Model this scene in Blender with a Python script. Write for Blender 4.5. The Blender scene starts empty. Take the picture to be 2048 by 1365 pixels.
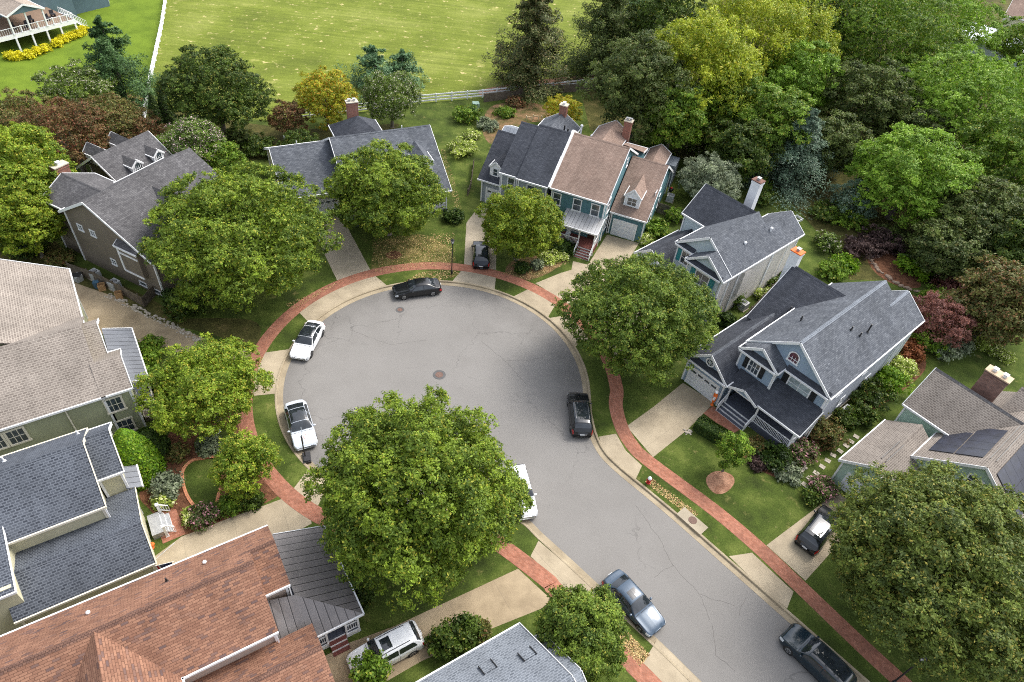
import bpy, math, random
import numpy as np
from mathutils import Vector, Matrix
from mathutils.geometry import tessellate_polygon

# ------------------------------------------------------------------ camera, sky, sun
SC = bpy.context.scene
COL = SC.collection
CAM_H = 45.0
FPX = 1365.0                      # focal length in pixels of a 2048 wide frame
_n = np.array([860.0 - 1024.0, 2105.0 - 682.5, FPX]); _n /= np.linalg.norm(_n)     # straight down, seen from the camera
_fw = np.array([0, 0, 1.0]) - _n * _n[2]; _fw /= np.linalg.norm(_fw)
_rt = np.cross(_n, _fw)
if _rt[0] < 0: _rt = -_rt
cam_data = bpy.data.cameras.new("camera")
cam = bpy.data.objects.new("camera", cam_data); COL.objects.link(cam)
cam_data.sensor_width = 36.0
cam_data.lens = FPX / 2048.0 * 36.0
cam_data.clip_start = 1.0; cam_data.clip_end = 3000.0
_R = Matrix(((_rt[0], -_rt[1], -_rt[2]), (_fw[0], -_fw[1], -_fw[2]), (-_n[0], _n[1], _n[2])))
cam.matrix_world = Matrix.Translation((0, 0, CAM_H)) @ _R.to_4x4()
SC.camera = cam

SUN_AZ, SUN_EL = 40.0, 52.0       # degrees, azimuth counted from +x towards +y
world = bpy.data.worlds.new("World"); SC.world = world; world.use_nodes = True
wn = world.node_tree.nodes; wl = world.node_tree.links
sky = wn.new("ShaderNodeTexSky"); sky.sky_type = 'NISHITA'; sky.sun_disc = False
sky.sun_elevation = math.radians(SUN_EL); sky.sun_rotation = math.radians(90.0 - SUN_AZ)
sky.air_density = 1.0; sky.dust_density = 4.0; sky.ozone_density = 1.0
wn["Background"].inputs[1].default_value = 0.15
hs = wn.new("ShaderNodeHueSaturation"); hs.inputs['Saturation'].default_value = .40      # thin white cloud over the blue
wl.new(sky.outputs[0], hs.inputs['Color']); wl.new(hs.outputs[0], wn["Background"].inputs[0])
sun_data = bpy.data.lights.new("sun", 'SUN'); sun_data.energy = 0.85; sun_data.angle = math.radians(20.0)
sun_data.color = (1.0, 0.95, 0.86)
sun = bpy.data.objects.new("sun", sun_data); COL.objects.link(sun)
_a, _e = math.radians(SUN_AZ), math.radians(SUN_EL)
_d = Vector((math.cos(_a) * math.cos(_e), math.sin(_a) * math.cos(_e), math.sin(_e)))
sun.rotation_euler = _d.to_track_quat('Z', 'Y').to_euler()
SC.view_settings.view_transform = 'Standard'; SC.view_settings.look = 'None'
SC.view_settings.exposure = 1.32; SC.view_settings.gamma = 1.0
SC.cycles.use_denoising = False; SC.cycles.pixel_filter_type = 'BLACKMAN_HARRIS'; SC.cycles.filter_width = 1.05

LZ = 0.12                         # the lawns stand this much above the road

def at(px, py, z=LZ):
    """world point at height z seen at this pixel of the photograph (used only to survey the site)"""
    r = np.array([px - 1024.0, py - 682.5, FPX]); t = (CAM_H - z) / float(r @ _n); g = r * t
    return Vector((float(g @ _rt), float(g @ _fw), z))

def mpp(p):
    return (Vector(p) - Vector((0, 0, CAM_H))).length / FPX

# ------------------------------------------------------------------ objects
def tag(o, label=None, cat=None, group=None, kind=None):
    if label: o['label'] = label
    if cat: o['category'] = cat
    if group: o['group'] = group
    if kind: o['kind'] = kind
    return o

def empty(name, loc, rot=0.0, label=None, cat=None, group=None):
    o = bpy.data.objects.new(name, None); COL.objects.link(o)
    o.location = loc; o.rotation_euler = (0, 0, math.radians(rot))
    o.empty_display_size = 0.3
    return tag(o, label, cat, group)

class MB:
    """collects faces; uv of a face in metres along its horizontal / up-slope directions"""
    def __init__(s): s.v = []; s.f = []; s.uv = []; s.sm = []
    def face(s, pts, uv=None, smooth=False):
        i = len(s.v); pts = [Vector(p) for p in pts]; s.v += [tuple(p) for p in pts]
        s.f.append(tuple(range(i, i + len(pts)))); s.sm.append(smooth)
        if uv is None:
            n = Vector((0, 0, 0))
            for k in range(len(pts)):
                a, b = pts[k], pts[(k + 1) % len(pts)]
                n += Vector(((a.y - b.y) * (a.z + b.z), (a.z - b.z) * (a.x + b.x), (a.x - b.x) * (a.y + b.y)))
            if n.length > 1e-9: n.normalize()
            u = Vector((0, 0, 1)).cross(n)
            u = u.normalized() if u.length > 0.05 else Vector((1, 0, 0))
            w = n.cross(u)
            uv = [(p.dot(u), p.dot(w)) for p in pts]
        s.uv += uv
        return s
    def box(s, x0, x1, y0, y1, z0, z1):
        a = [(x0, y0, z0), (x1, y0, z0), (x1, y1, z0), (x0, y1, z0), (x0, y0, z1), (x1, y0, z1), (x1, y1, z1), (x0, y1, z1)]
        for q in ((3, 2, 1, 0), (4, 5, 6, 7), (0, 1, 5, 4), (1, 2, 6, 5), (2, 3, 7, 6), (3, 0, 4, 7)):
            s.face([a[k] for k in q])
        return s
    def bar(s, p, q, w, h, up=(0, 0, 1), taper=1.0):
        """rectangular bar from p to q, w wide, h high, centred on the line"""
        p, q = Vector(p), Vector(q); d = (q - p).normalized(); up = Vector(up)
        sd = d.cross(up)
        if sd.length < 1e-4: sd = d.cross(Vector((0, 1, 0)))
        sd.normalize(); u2 = sd.cross(d).normalized()
        A = [p + sd * w / 2 * i + u2 * h / 2 * j for i, j in ((-1, -1), (1, -1), (1, 1), (-1, 1))]
        B = [q + sd * w / 2 * i * taper + u2 * h / 2 * j * taper for i, j in ((-1, -1), (1, -1), (1, 1), (-1, 1))]
        s.face(A[::-1] if False else [A[0], A[3], A[2], A[1]][::-1][::-1]); s.face([B[0], B[1], B[2], B[3]])
        for k in range(4):
            m = (k + 1) % 4; s.face([A[k], A[m], B[m], B[k]])
        return s
    def tube(s, pts, rads, n=8, cap=True):
        pts = [Vector(p) for p in pts]; rings = []
        for k, p in enumerate(pts):
            d = (pts[min(k + 1, len(pts) - 1)] - pts[max(k - 1, 0)])
            d = d.normalized() if d.length > 1e-6 else Vector((0, 0, 1))
            a = d.cross(Vector((0, 0, 1)) if abs(d.z) < 0.9 else Vector((1, 0, 0))).normalized(); b = d.cross(a)
            rings.append([p + (a * math.cos(t) + b * math.sin(t)) * rads[k] for t in [2 * math.pi * j / n for j in range(n)]])
        L = 0.0
        for k in range(len(pts) - 1):
            L2 = L + (pts[k + 1] - pts[k]).length
            for j in range(n):
                m = (j + 1) % n
                s.face([rings[k][m], rings[k][j], rings[k + 1][j], rings[k + 1][m]],
                       [((j + 1) * .1, L), (j * .1, L), (j * .1, L2), ((j + 1) * .1, L2)], True)
            L = L2
        if cap:
            s.face(rings[0]); s.face(rings[-1][::-1])
        return s
    def cyl(s, x, y, z0, z1, r0, r1=None, n=16):
        return s.tube([(x, y, z0), (x, y, z1)], [r0, r0 if r1 is None else r1], n)
    def ball(s, c, rx, ry, rz, n=10, m=6):
        c = Vector(c)
        def P(i, j):
            t = math.pi * j / m; f = 2 * math.pi * i / n
            return c + Vector((rx * math.sin(t) * math.cos(f), ry * math.sin(t) * math.sin(f), rz * math.cos(t)))
        for i in range(n):
            for j in range(m):
                if j == 0: s.face([P(i, 0), P(i, 1), P(i + 1, 1)], smooth=True)
                elif j == m - 1: s.face([P(i, j), P(i, m), P(i + 1, j)], smooth=True)
                else: s.face([P(i, j), P(i, j + 1), P(i + 1, j + 1), P(i + 1, j)], smooth=True)
        return s
    def build(s, name, mat, parent=None, label=None, loc=None, rot=None):
        me = bpy.data.meshes.new(name); me.from_pydata(s.v, [], s.f)
        uvl = me.uv_layers.new(name="UVMap"); uvl.data.foreach_set("uv", np.array(s.uv, dtype=np.float32).ravel())
        me.polygons.foreach_set("use_smooth", s.sm)
        me.materials.append(mat); me.update()
        o = bpy.data.objects.new(name, me); COL.objects.link(o)
        if parent is not None: o.parent = parent
        if loc is not None: o.location = loc
        if rot is not None: o.rotation_euler = (0, 0, math.radians(rot))
        if label: o['label'] = label
        return o

def copy_tree(o, parent=None):
    c = o.copy(); COL.objects.link(c); c.parent = parent
    for ch in list(o.children): copy_tree(ch, c)
    return c

# ------------------------------------------------------------------ materials
def srgb(r, g, b):
    f = lambda c: (c / 255.0 / 12.92) if c <= 10 else ((c / 255.0 + 0.055) / 1.055) ** 2.4
    return (f(r), f(g), f(b), 1.0)

class NT:
    def __init__(s, name):
        s.m = bpy.data.materials.new(name); s.m.use_nodes = True
        s.n = s.m.node_tree.nodes; s.l = s.m.node_tree.links; s.b = s.n["Principled BSDF"]
    def N(s, t, **kw):
        x = s.n.new(t)
        for k, v in kw.items():
            if hasattr(x, k): setattr(x, k, v)
            else: x.inputs[k].default_value = v
        return x
    def L(s, a, b): s.l.new(a, b)
    def coord(s, kind='Object', scale=None):
        t = s.N("ShaderNodeTexCoord").outputs[kind]
        if scale:
            m = s.N("ShaderNodeMapping"); m.inputs['Scale'].default_value = scale; s.L(t, m.inputs[0]); t = m.outputs[0]
        return t
    def noise(s, vec, scale, detail=4, rough=.6):
        x = s.N("ShaderNodeTexNoise"); x.inputs['Scale'].default_value = scale; x.inputs['Detail'].default_value = detail
        x.inputs['Roughness'].default_value = rough; s.L(vec, x.inputs['Vector']); return x.outputs['Fac']
    def ramp(s, fac, stops):
        r = s.N("ShaderNodeValToRGB"); e = r.color_ramp.elements
        while len(e) < len(stops): e.new(0.5)
        for k, (p, c) in enumerate(stops):
            e[k].position = p; e[k].color = c if len(c) == 4 else (*c, 1)
        s.L(fac, r.inputs[0]); return r.outputs[0]
    def mix(s, fac, a, b, mode='MIX'):
        x = s.N("ShaderNodeMix", data_type='RGBA', blend_type=mode)
        for sock, val in ((x.inputs[0], fac), (x.inputs[6], a), (x.inputs[7], b)):
            if isinstance(val, (int, float)): sock.default_value = val
            elif isinstance(val, tuple): sock.default_value = val
            else: s.L(val, sock)
        return x.outputs[2]
    def bump(s, h, strength=.3, dist=.02):
        x = s.N("ShaderNodeBump"); x.inputs['Strength'].default_value = strength; x.inputs['Distance'].default_value = dist
        s.L(h, x.inputs['Height']); s.L(x.outputs[0], s.b.inputs['Normal'])
    def out(s, col, rough=.8, spec=.3, metal=0.0):
        if isinstance(col, tuple): s.b.inputs['Base Color'].default_value = col
        else: s.L(col, s.b.inputs['Base Color'])
        s.b.inputs['Roughness'].default_value = rough; s.b.inputs['Specular IOR Level'].default_value = spec
        s.b.inputs['Metallic'].default_value = metal
        return s.m

_cache = {}
def plain(name, col, rough=.6, spec=.3, metal=0.0, var=0.12, scale=3.0):
    k = ('p', name)
    if k in _cache: return _cache[k]
    t = NT(name)
    c = t.coord('Object'); f = t.noise(c, scale, 5, .65)
    dk = tuple(x * (1 - var * 1.6) for x in col[:3]) + (1,); lt = tuple(min(1, x * (1 + var)) for x in col[:3]) + (1,)
    _cache[k] = t.out(t.ramp(f, [(.3, dk), (.7, lt)]), rough, spec, metal); return _cache[k]

def shingle(name, c1, c2, c3, row=.145, tab=.30, mort=.6, lum=.5, speck=.55, msz=.011, dots=False):
    t = NT(name); uv = t.coord('UV')
    def brick(offset, bias, a, b, mo):
        x = t.N("ShaderNodeTexBrick"); x.offset = .5; x.squash = 1.0
        mp = t.N("ShaderNodeMapping"); mp.inputs['Location'].default_value = offset; t.L(uv, mp.inputs[0]); t.L(mp.outputs[0], x.inputs['Vector'])
        x.inputs['Color1'].default_value = a; x.inputs['Color2'].default_value = b; x.inputs['Mortar'].default_value = mo
        x.inputs['Scale'].default_value = 1.0; x.inputs['Mortar Size'].default_value = msz; x.inputs['Mortar Smooth'].default_value = .3
        x.inputs['Bias'].default_value = bias; x.inputs['Mortar Smooth'].default_value = .3 if not dots else .5; x.inputs['Brick Width'].default_value = tab; x.inputs['Row Height'].default_value = row
        return x
    m1 = tuple(v * mort for v in c2[:3]) + (1,)
    A = brick((0, 0, 0), 0, c1, c2, m1)
    if dots:      # laminated shingles: darker tabs staggered on a paler ground
        A = brick((0, 0, 0), .1, c3, c2, c1)
    B = brick((tab * 37, row * 52, 0), -.25, (0, 0, 0, 1), (1, 1, 1, 1), (0, 0, 0, 1))
    col = t.mix(t.ramp(B.outputs['Color'], [(.55, (0, 0, 0)), (.8, (speck, speck, speck))]), A.outputs['Color'], c3) if not dots else t.mix(t.ramp(B.outputs['Color'], [(.55, (0, 0, 0)), (.8, (.45, .45, .45))]), A.outputs['Color'], c2)
    big = t.noise(uv, .35, 4, .6)
    col = t.mix(1.0, col, t.ramp(big, [(.3, (.80, .80, .80)), (.72, (1.12, 1.12, 1.12))]), 'MULTIPLY')
    mp = t.N("ShaderNodeMapping"); mp.inputs['Scale'].default_value = (1.2, .12, 1); t.L(uv, mp.inputs[0])
    st = t.noise(mp.outputs[0], 1.0, 3, .5)
    col = t.mix(1.0, col, t.ramp(st, [(.35, (.90, .90, .90)), (.65, (1.05, 1.05, 1.05))]), 'MULTIPLY')
    fine = t.noise(uv, 22, 3, .7)
    col = t.mix(1.0, col, t.ramp(fine, [(.3, (.80, .80, .80)), (.7, (1.18, 1.18, 1.18))]), 'MULTIPLY')
    t.bump(A.outputs['Fac'], .5, -.012)
    return t.out(col, .92, .15)

def siding(name, col, lap=.15, var=.08):
    t = NT(name); uv = t.coord('UV')
    s = t.N("ShaderNodeSeparateXYZ"); t.L(uv, s.inputs[0])
    d = t.N("ShaderNodeMath", operation='DIVIDE'); d.inputs[1].default_value = lap; t.L(s.outputs[1], d.inputs[0])
    fr = t.N("ShaderNodeMath", operation='FRACT'); t.L(d.outputs[0], fr.inputs[0])
    dk = tuple(x * .72 for x in col[:3]) + (1,)
    base = t.ramp(fr.outputs[0], [(.0, dk), (.14, col), (1.0, col)])
    big = t.noise(t.coord('Object'), .5, 5, .65)
    cc = t.mix(1.0, base, t.ramp(big, [(.3, (1 - var * 1.5,) * 3), (.7, (1 + var,) * 3)]), 'MULTIPLY')
    mp = t.N("ShaderNodeMapping"); mp.inputs['Scale'].default_value = (3.0, .25, 1); t.L(uv, mp.inputs[0])
    cc = t.mix(1.0, cc, t.ramp(t.noise(mp.outputs[0], 1, 4, .6), [(.3, (.93, .93, .92)), (.7, (1.03, 1.03, 1.03))]), 'MULTIPLY')
    t.bump(fr.outputs[0], .12, .006)
    return t.out(cc, .7, .25)

def brickmat(name, c1, c2, mortar, bw=.2, bh=.075, msz=.008, uvk='UV', scale=(1, 1, 1), patch=None):
    t = NT(name); uv = t.coord(uvk, scale)
    x = t.N("ShaderNodeTexBrick"); t.L(uv, x.inputs['Vector']); x.inputs['Color1'].default_value = c1; x.inputs['Color2'].default_value = c2
    x.inputs['Mortar'].default_value = mortar; x.inputs['Scale'].default_value = 1; x.inputs['Mortar Size'].default_value = msz
    x.inputs['Brick Width'].default_value = bw; x.inputs['Row Height'].default_value = bh; x.inputs['Mortar Smooth'].default_value = .2
    col = x.outputs['Color']
    o = t.coord('Object')
    if patch: col = t.mix(t.ramp(t.noise(o, .35, 6, .7), [(.45, (0, 0, 0)), (.68, (.75, .75, .75))]), col, patch)
    col = t.mix(1.0, col, t.ramp(t.noise(o, 3.5, 5, .7), [(.3, (.72, .72, .72)), (.7, (1.2, 1.2, 1.2))]), 'MULTIPLY')
    return t.out(col, .88, .15)

def rough_mat(name, stops, scale=1.2, detail=8, rough=.9, fine=(.82, 1.15, 25), bump=.3, spec=.2, extra=None, streak=None):
    """noise coloured ground; stops = ramp of the broad noise; extra = (scale, lo, hi, colour) patches"""
    t = NT(name); c = t.coord('Object')
    col = t.ramp(t.noise(c, scale, detail, .62), stops)
    if extra:
        for sc, lo, hi, ec, amt in extra:
            col = t.mix(t.ramp(t.noise(c, sc, 7, .68), [(lo, (0, 0, 0)), (hi, (amt, amt, amt))]), col, ec)
    if streak:
        mp = t.N("ShaderNodeMapping"); mp.inputs['Scale'].default_value = streak; mp.inputs['Rotation'].default_value = (0, 0, .12); t.L(c, mp.inputs[0])
        col = t.mix(1.0, col, t.ramp(t.noise(mp.outputs[0], 1.0, 5, .6), [(.35, (.82, .84, .80)), (.65, (1.14, 1.12, 1.12))]), 'MULTIPLY')
    f = t.noise(c, fine[2], 4, .7)
    col = t.mix(1.0, col, t.ramp(f, [(.3, (fine[0],) * 3), (.7, (fine[1],) * 3)]), 'MULTIPLY')
    if bump: t.bump(f, bump, .03)
    return t.out(col, rough, spec)

def glassmat(name, col=(.035, .045, .055, 1), rough=.08):
    t = NT(name); c = t.coord('Object')
    cc = t.ramp(t.noise(c, 1.7, 3, .6), [(.35, col), (.7, tuple(min(1, v * 2.2) for v in col[:3]) + (1,))])
    return t.out(cc, rough, .9)

def leafmat(name, a, b, acc, acc_amt=.12, transl=.30, rough=.55):
    """a, b: the two leaf greens, acc: a share of leaves of another colour (flowers, dry leaves)"""
    t = NT(name); at_ = t.N("ShaderNodeAttribute", attribute_name="tint")
    s = t.N("ShaderNodeSeparateColor"); t.L(at_.outputs['Color'], s.inputs[0])
    col = t.mix(s.outputs[0], a, b)
    col = t.mix(1.0, col, t.ramp(s.outputs[1], [(0, (.70, .72, .70)), (.5, (1.15, 1.15, 1.12)), (1, (1.75, 1.75, 1.5))]), 'MULTIPLY')
    col = t.mix(t.ramp(s.outputs[2], [(max(0, 1 - acc_amt), (0, 0, 0)), (min(1, 1 - acc_amt + .01), (1, 1, 1))]), col, acc)
    tr = t.N("ShaderNodeBsdfTranslucent"); t.L(col, tr.inputs[0])
    mx = t.N("ShaderNodeMixShader"); mx.inputs[0].default_value = transl
    t.L(col, t.b.inputs['Base Color']); t.b.inputs['Roughness'].default_value = rough; t.b.inputs['Specular IOR Level'].default_value = .25
    t.L(t.b.outputs[0], mx.inputs[1]); t.L(tr.outputs[0], mx.inputs[2])
    t.L(mx.outputs[0], t.n["Material Output"].inputs[0]); return t.m

WHITE = plain("white_trim", (.78, .79, .80, 1), .45, .4, var=.05)
CREAM = plain("cream_trim", (.72, .68, .56, 1), .5, .4, var=.06)
GLASS = glassmat("window_glass")
BLACK = plain("black_metal", (.02, .02, .022, 1), .45, .5, var=.2)
DARKW = rough_mat("weathered_wood", [(.3, (.09, .072, .055, 1)), (.7, (.20, .165, .13, 1))], 2.0, rough=.9, fine=(.7, 1.3, 30))
# ------------------------------------------------------------------ ground, road, kerb, pavement
GRASS = rough_mat("lawn_grass", [(.30, srgb(50, 60, 28)), (.5, srgb(68, 82, 34)), (.72, srgb(98, 108, 52))], .35, 9, .95, (.62, 1.38, 9), .5, .1,
                  extra=[(.9, .60, .74, srgb(142, 132, 84), .6), (2.6, .64, .74, srgb(170, 158, 112), .5)])
MEADOW = rough_mat("field_grass", [(.28, srgb(84, 94, 38)), (.5, srgb(103, 114, 45)), (.72, srgb(126, 132, 68))], .09, 9, .95, (.76, 1.25, 5), .3, .1,
                   extra=[(.22, .60, .74, srgb(176, 168, 108), .5), (.9, .60, .68, srgb(196, 180, 132), .8)], streak=(.04, 1.3, 1))
YARD = rough_mat("back_yard_grass", [(.3, srgb(80, 100, 30)), (.6, srgb(100, 120, 38))], .3, 8, .95, (.75, 1.25, 7), .3, .1)
FOREST = rough_mat("forest_floor", [(.3, srgb(52, 54, 28)), (.55, srgb(82, 80, 44)), (.75, srgb(114, 100, 66))], .5, 9, .95, (.55, 1.4, 6), .6, .1)
MULCH = rough_mat("mulch", [(.3, srgb(70, 46, 34)), (.7, srgb(128, 90, 68))], 2.5, 9, .95, (.55, 1.5, 14), .6, .1)
PINKM = rough_mat("pale_mulch", [(.3, srgb(128, 92, 72)), (.7, srgb(176, 136, 112))], 1.5, 9, .95, (.65, 1.35, 8), .5, .1)
WORN = rough_mat("worn_bed", [(.3, srgb(64, 72, 36)), (.5, srgb(104, 88, 60)), (.7, srgb(140, 108, 84))], .8, 9, .95, (.55, 1.5, 9), .5, .1)
WORNG = rough_mat("worn_lawn", [(.3, srgb(64, 74, 34)), (.5, srgb(92, 92, 48)), (.7, srgb(132, 120, 76))], .7, 9, .95, (.6, 1.4, 9), .5, .1)
DRYBED = rough_mat("leaf_litter", [(.3, srgb(110, 96, 60)), (.7, srgb(176, 156, 112))], 1.8, 9, .95, (.55, 1.5, 9), .5, .1)

def asphalt():
    t = NT("asphalt"); c = t.coord('Object')
    col = t.ramp(t.noise(c, .16, 8, .6), [(.3, (.186, .178, .168, 1)), (.7, (.214, .205, .194, 1))])
    col = t.mix(t.ramp(t.noise(c, .28, 7, .62), [(.50, (0, 0, 0)), (.72, (.22, .22, .22))]), col, (.14, .132, .122, 1))
    # dirt gathered along the kerb of the turning circle
    g = t.N("ShaderNodeVectorMath", operation='DISTANCE'); t.L(c, g.inputs[0]); g.inputs[1].default_value = (-6.29, 41.24, 0.0)
    wob = t.N("ShaderNodeMath", operation='MULTIPLY_ADD'); t.L(t.noise(c, .45, 6, .65), wob.inputs[0]); wob.inputs[1].default_value = 7.0; t.L(g.outputs['Value'], wob.inputs[2])
    dm = t.ramp(t.noise(c, .09, 3, .5), [(.42, (.0, .0, .0)), (.6, (1, 1, 1))])
    mr = t.N("ShaderNodeMapRange"); t.L(wob.outputs[0], mr.inputs[0]); mr.inputs[1].default_value = 13.4; mr.inputs[2].default_value = 17.2
    cut = t.N("ShaderNodeMath", operation='LESS_THAN'); t.L(g.outputs['Value'], cut.inputs[0]); cut.inputs[1].default_value = 13.6
    k = t.mix(1.0, t.mix(1.0, mr.outputs[0], cut.outputs[0], 'MULTIPLY'), (.42, .42, .42, 1), 'MULTIPLY')
    k = t.mix(1.0, k, t.ramp(t.noise(c, .13, 4, .55), [(.38, (.1, .1, .1)), (.62, (1, 1, 1))]), 'MULTIPLY')
    g2 = t.N("ShaderNodeVectorMath", operation='DISTANCE'); t.L(c, g2.inputs[0]); g2.inputs[1].default_value = (5.0, 30.5, 0.0)
    mo = t.N("ShaderNodeMapRange"); t.L(g2.outputs['Value'], mo.inputs[0]); mo.inputs[1].default_value = 7.0; mo.inputs[2].default_value = 10.5
    k = t.mix(1.0, k, mo.outputs[0], 'MULTIPLY')
    col = t.mix(k, col, (.072, .068, .064, 1))
    # fine cracks
    v = t.N("ShaderNodeTexVoronoi", feature='DISTANCE_TO_EDGE'); v.inputs['Scale'].default_value = .16
    wv = t.N("ShaderNodeVectorMath", operation='MULTIPLY_ADD'); nz = t.N("ShaderNodeTexNoise"); nz.inputs['Scale'].default_value = .7; nz.inputs['Detail'].default_value = 8
    t.L(c, nz.inputs['Vector']); t.L(nz.outputs['Color'], wv.inputs[0]); wv.inputs[1].default_value = (3, 3, 0); t.L(c, wv.inputs[2]); t.L(wv.outputs[0], v.inputs['Vector'])
    ck = t.ramp(v.outputs['Distance'], [(0, (.55, .55, .55)), (.006, (0, 0, 0))])
    gate = t.ramp(t.noise(c, .08, 3, .5), [(.47, (0, 0, 0)), (.56, (1, 1, 1))])
    col = t.mix(t.mix(1.0, ck, gate, 'MULTIPLY'), col, (.07, .068, .065, 1))
    f = t.noise(c, 18, 4, .75)
    col = t.mix(1.0, col, t.ramp(f, [(.3, (.80, .80, .80)), (.7, (1.18, 1.18, 1.18))]), 'MULTIPLY')
    t.bump(f, .3, .01)
    return t.out(col, .9, .25)
ASPHALT = asphalt()

def concrete(name, c1, c2, joint=3.0, width=None):
    t = NT(name); c = t.coord('Object'); uv = t.coord('UV')
    col = t.ramp(t.noise(c, .5, 8, .62), [(.3, c1), (.7, c2)])
    col = t.mix(t.ramp(t.noise(c, .9, 7, .7), [(.58, (0, 0, 0)), (.75, (.45, .45, .45))]), col, tuple(x * .55 for x in c1[:3]) + (1,))
    col = t.mix(1.0, col, t.ramp(t.noise(c, 14, 4, .7), [(.3, (.9, .9, .9)), (.7, (1.07, 1.07, 1.07))]), 'MULTIPLY')
    if joint:
        s = t.N("ShaderNodeSeparateXYZ"); t.L(uv, s.inputs[0])
        d = t.N("ShaderNodeMath", operation='DIVIDE'); d.inputs[1].default_value = joint; t.L(s.outputs[0], d.inputs[0])
        fr = t.N("ShaderNodeMath", operation='FRACT'); t.L(d.outputs[0], fr.inputs[0])
        col = t.mix(t.ramp(fr.outputs[0], [(0, (.6, .6, .6)), (.035 / joint, (0, 0, 0))]), col, (.12, .10, .08, 1))
    return t.out(col, .85, .2)
CONC = concrete("driveway_concrete", srgb(144, 132, 112), srgb(174, 161, 138), 3.4)
CONC_OLD = concrete("old_concrete", srgb(134, 119, 97), srgb(172, 155, 128), 3.4)
CONC_GREY = concrete("grey_concrete", srgb(140, 131, 114), srgb(170, 159, 140), 3.4)
CONC_K = concrete("kerb_concrete", srgb(134, 122, 102), srgb(170, 157, 133), 3.05)
PAVER = brickmat("sidewalk_brick", srgb(150, 96, 76), srgb(172, 118, 98), srgb(134, 108, 90), .2, .1, .007, patch=srgb(126, 88, 74))

C0 = Vector((-6.29, 41.24)); R0 = 13.13
def catmull(P, n=8, closed=False):
    P = [Vector(p) for p in P]; out = []
    N = len(P)
    for i in range(N - (0 if closed else 1)):
        a = P[(i - 1) % N] if (closed or i > 0) else P[0]; b = P[i]; c = P[(i + 1) % N]
        d = P[(i + 2) % N] if (closed or i + 2 < N) else P[-1]
        for k in range(n):
            t = k / n
            out.append(0.5 * ((2 * b) + (c - a) * t + (2 * a - 5 * b + 4 * c - d) * t * t + (3 * b - a - 3 * c + d) * t ** 3))
    if not closed: out.append(P[-1])
    return out

def arc(a0, a1, r, n):
    return [C0 + Vector((math.cos(math.radians(a0 + (a1 - a0) * k / n)), math.sin(math.radians(a0 + (a1 - a0) * k / n)))) * r for k in range(n + 1)]

# outline of the asphalt: in along the right edge, round the circle, out along the left edge
right = [(80, -33.9), (60, -14.8), (40, 4.35), (30, 13.95), (25, 18.75), (21.4, 22.2), (16.9, 26.55), (14.0, 29.35), (11.8, 31.35), (9.5, 33.4), (8.2, 34.9), (7.4, 36.8), (6.98, 39.0)]
left = [(-2.6, 28.6), (0.2, 28.75), (2.5, 28.2), (4.0, 26.95), (6.2, 25.1), (8.1, 23.45), (12.1, 20.0), (14.6, 17.7), (18, 14.6), (25, 8.2), (36, -1.85), (55, -19.2), (74, -36.5)]
OUT = catmull(right, 6) + arc(4, 284 - 0, R0, 90)[:] + catmull(left, 6)
OUT = [Vector((p[0], p[1])) for p in OUT]

def offs(P, o):
    """offset a polyline to its right hand side (outwards for OUT)"""
    r = []
    for k in range(len(P)):
        d = P[min(k + 1, len(P) - 1)] - P[max(k - 1, 0)]; d.normalize()
        r.append(P[k] + Vector((d.y, -d.x)) * o)
    return r

def strip(mb, P, prof, smooth=False):
    """sweep profile [(offset, z), ...] along P, uv = (length, offset)"""
    rows = [offs(P, o) for o, z in prof]; S = [0.0]
    for k in range(1, len(P)): S.append(S[-1] + (P[k] - P[k - 1]).length)
    for j in range(len(prof) - 1):
        za, zb = prof[j][1], prof[j + 1][1]
        for k in range(len(P) - 1):
            a, b, c, d = rows[j][k], rows[j][k + 1], rows[j + 1][k + 1], rows[j + 1][k]
            mb.face([(a.x, a.y, za), (d.x, d.y, zb), (c.x, c.y, zb), (b.x, b.y, za)],
                    [(S[k], prof[j][0]), (S[k], prof[j + 1][0]), (S[k + 1], prof[j + 1][0]), (S[k + 1], prof[j][0])])
    return mb

def sheet(name, loops, z, mat, uvdir=0.0, parent=None, kind='structure'):
    """flat sheet; loops[0] outer, further loops are holes"""
    lp = [[Vector((p[0], p[1], z)) for p in l] for l in loops]
    tris = tessellate_polygon(lp); flat = [p for l in lp for p in l]
    mb = MB(); c, s = math.cos(math.radians(uvdir)), math.sin(math.radians(uvdir))
    for t in tris:
        P = [flat[i] for i in t]
        if (P[1] - P[0]).cross(P[2] - P[0]).z < 0: P.reverse()
        mb.face(P, [(p.x * c + p.y * s, -p.x * s + p.y * c) for p in P])
    o = mb.build(name, mat, parent)
    if kind: o['kind'] = kind
    return o

def px(pts, z=LZ): return [at(x, y, z).xy for x, y in pts]

hole = offs(OUT, .66)
sheet("lawn", [[(-700, -300), (700, -300), (700, 1100), (-700, 1100)], hole + [Vector((700, -90)), Vector((700, -290)), Vector((90, -290))][:0]], LZ, GRASS)
sheet("road", [offs(OUT, .03)], 0.0, ASPHALT)
g = strip(MB(), OUT, [(0.0, -.02), (0.0, .012), (.46, .004)]).build("gutter", CONC_K); g['kind'] = 'structure'
g = strip(MB(), OUT, [(.46, -.02), (.48, .125), (.52, .148), (.64, .150), (.665, .135), (.67, .05)]).build("kerb", CONC_K); g['kind'] = 'structure'

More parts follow.
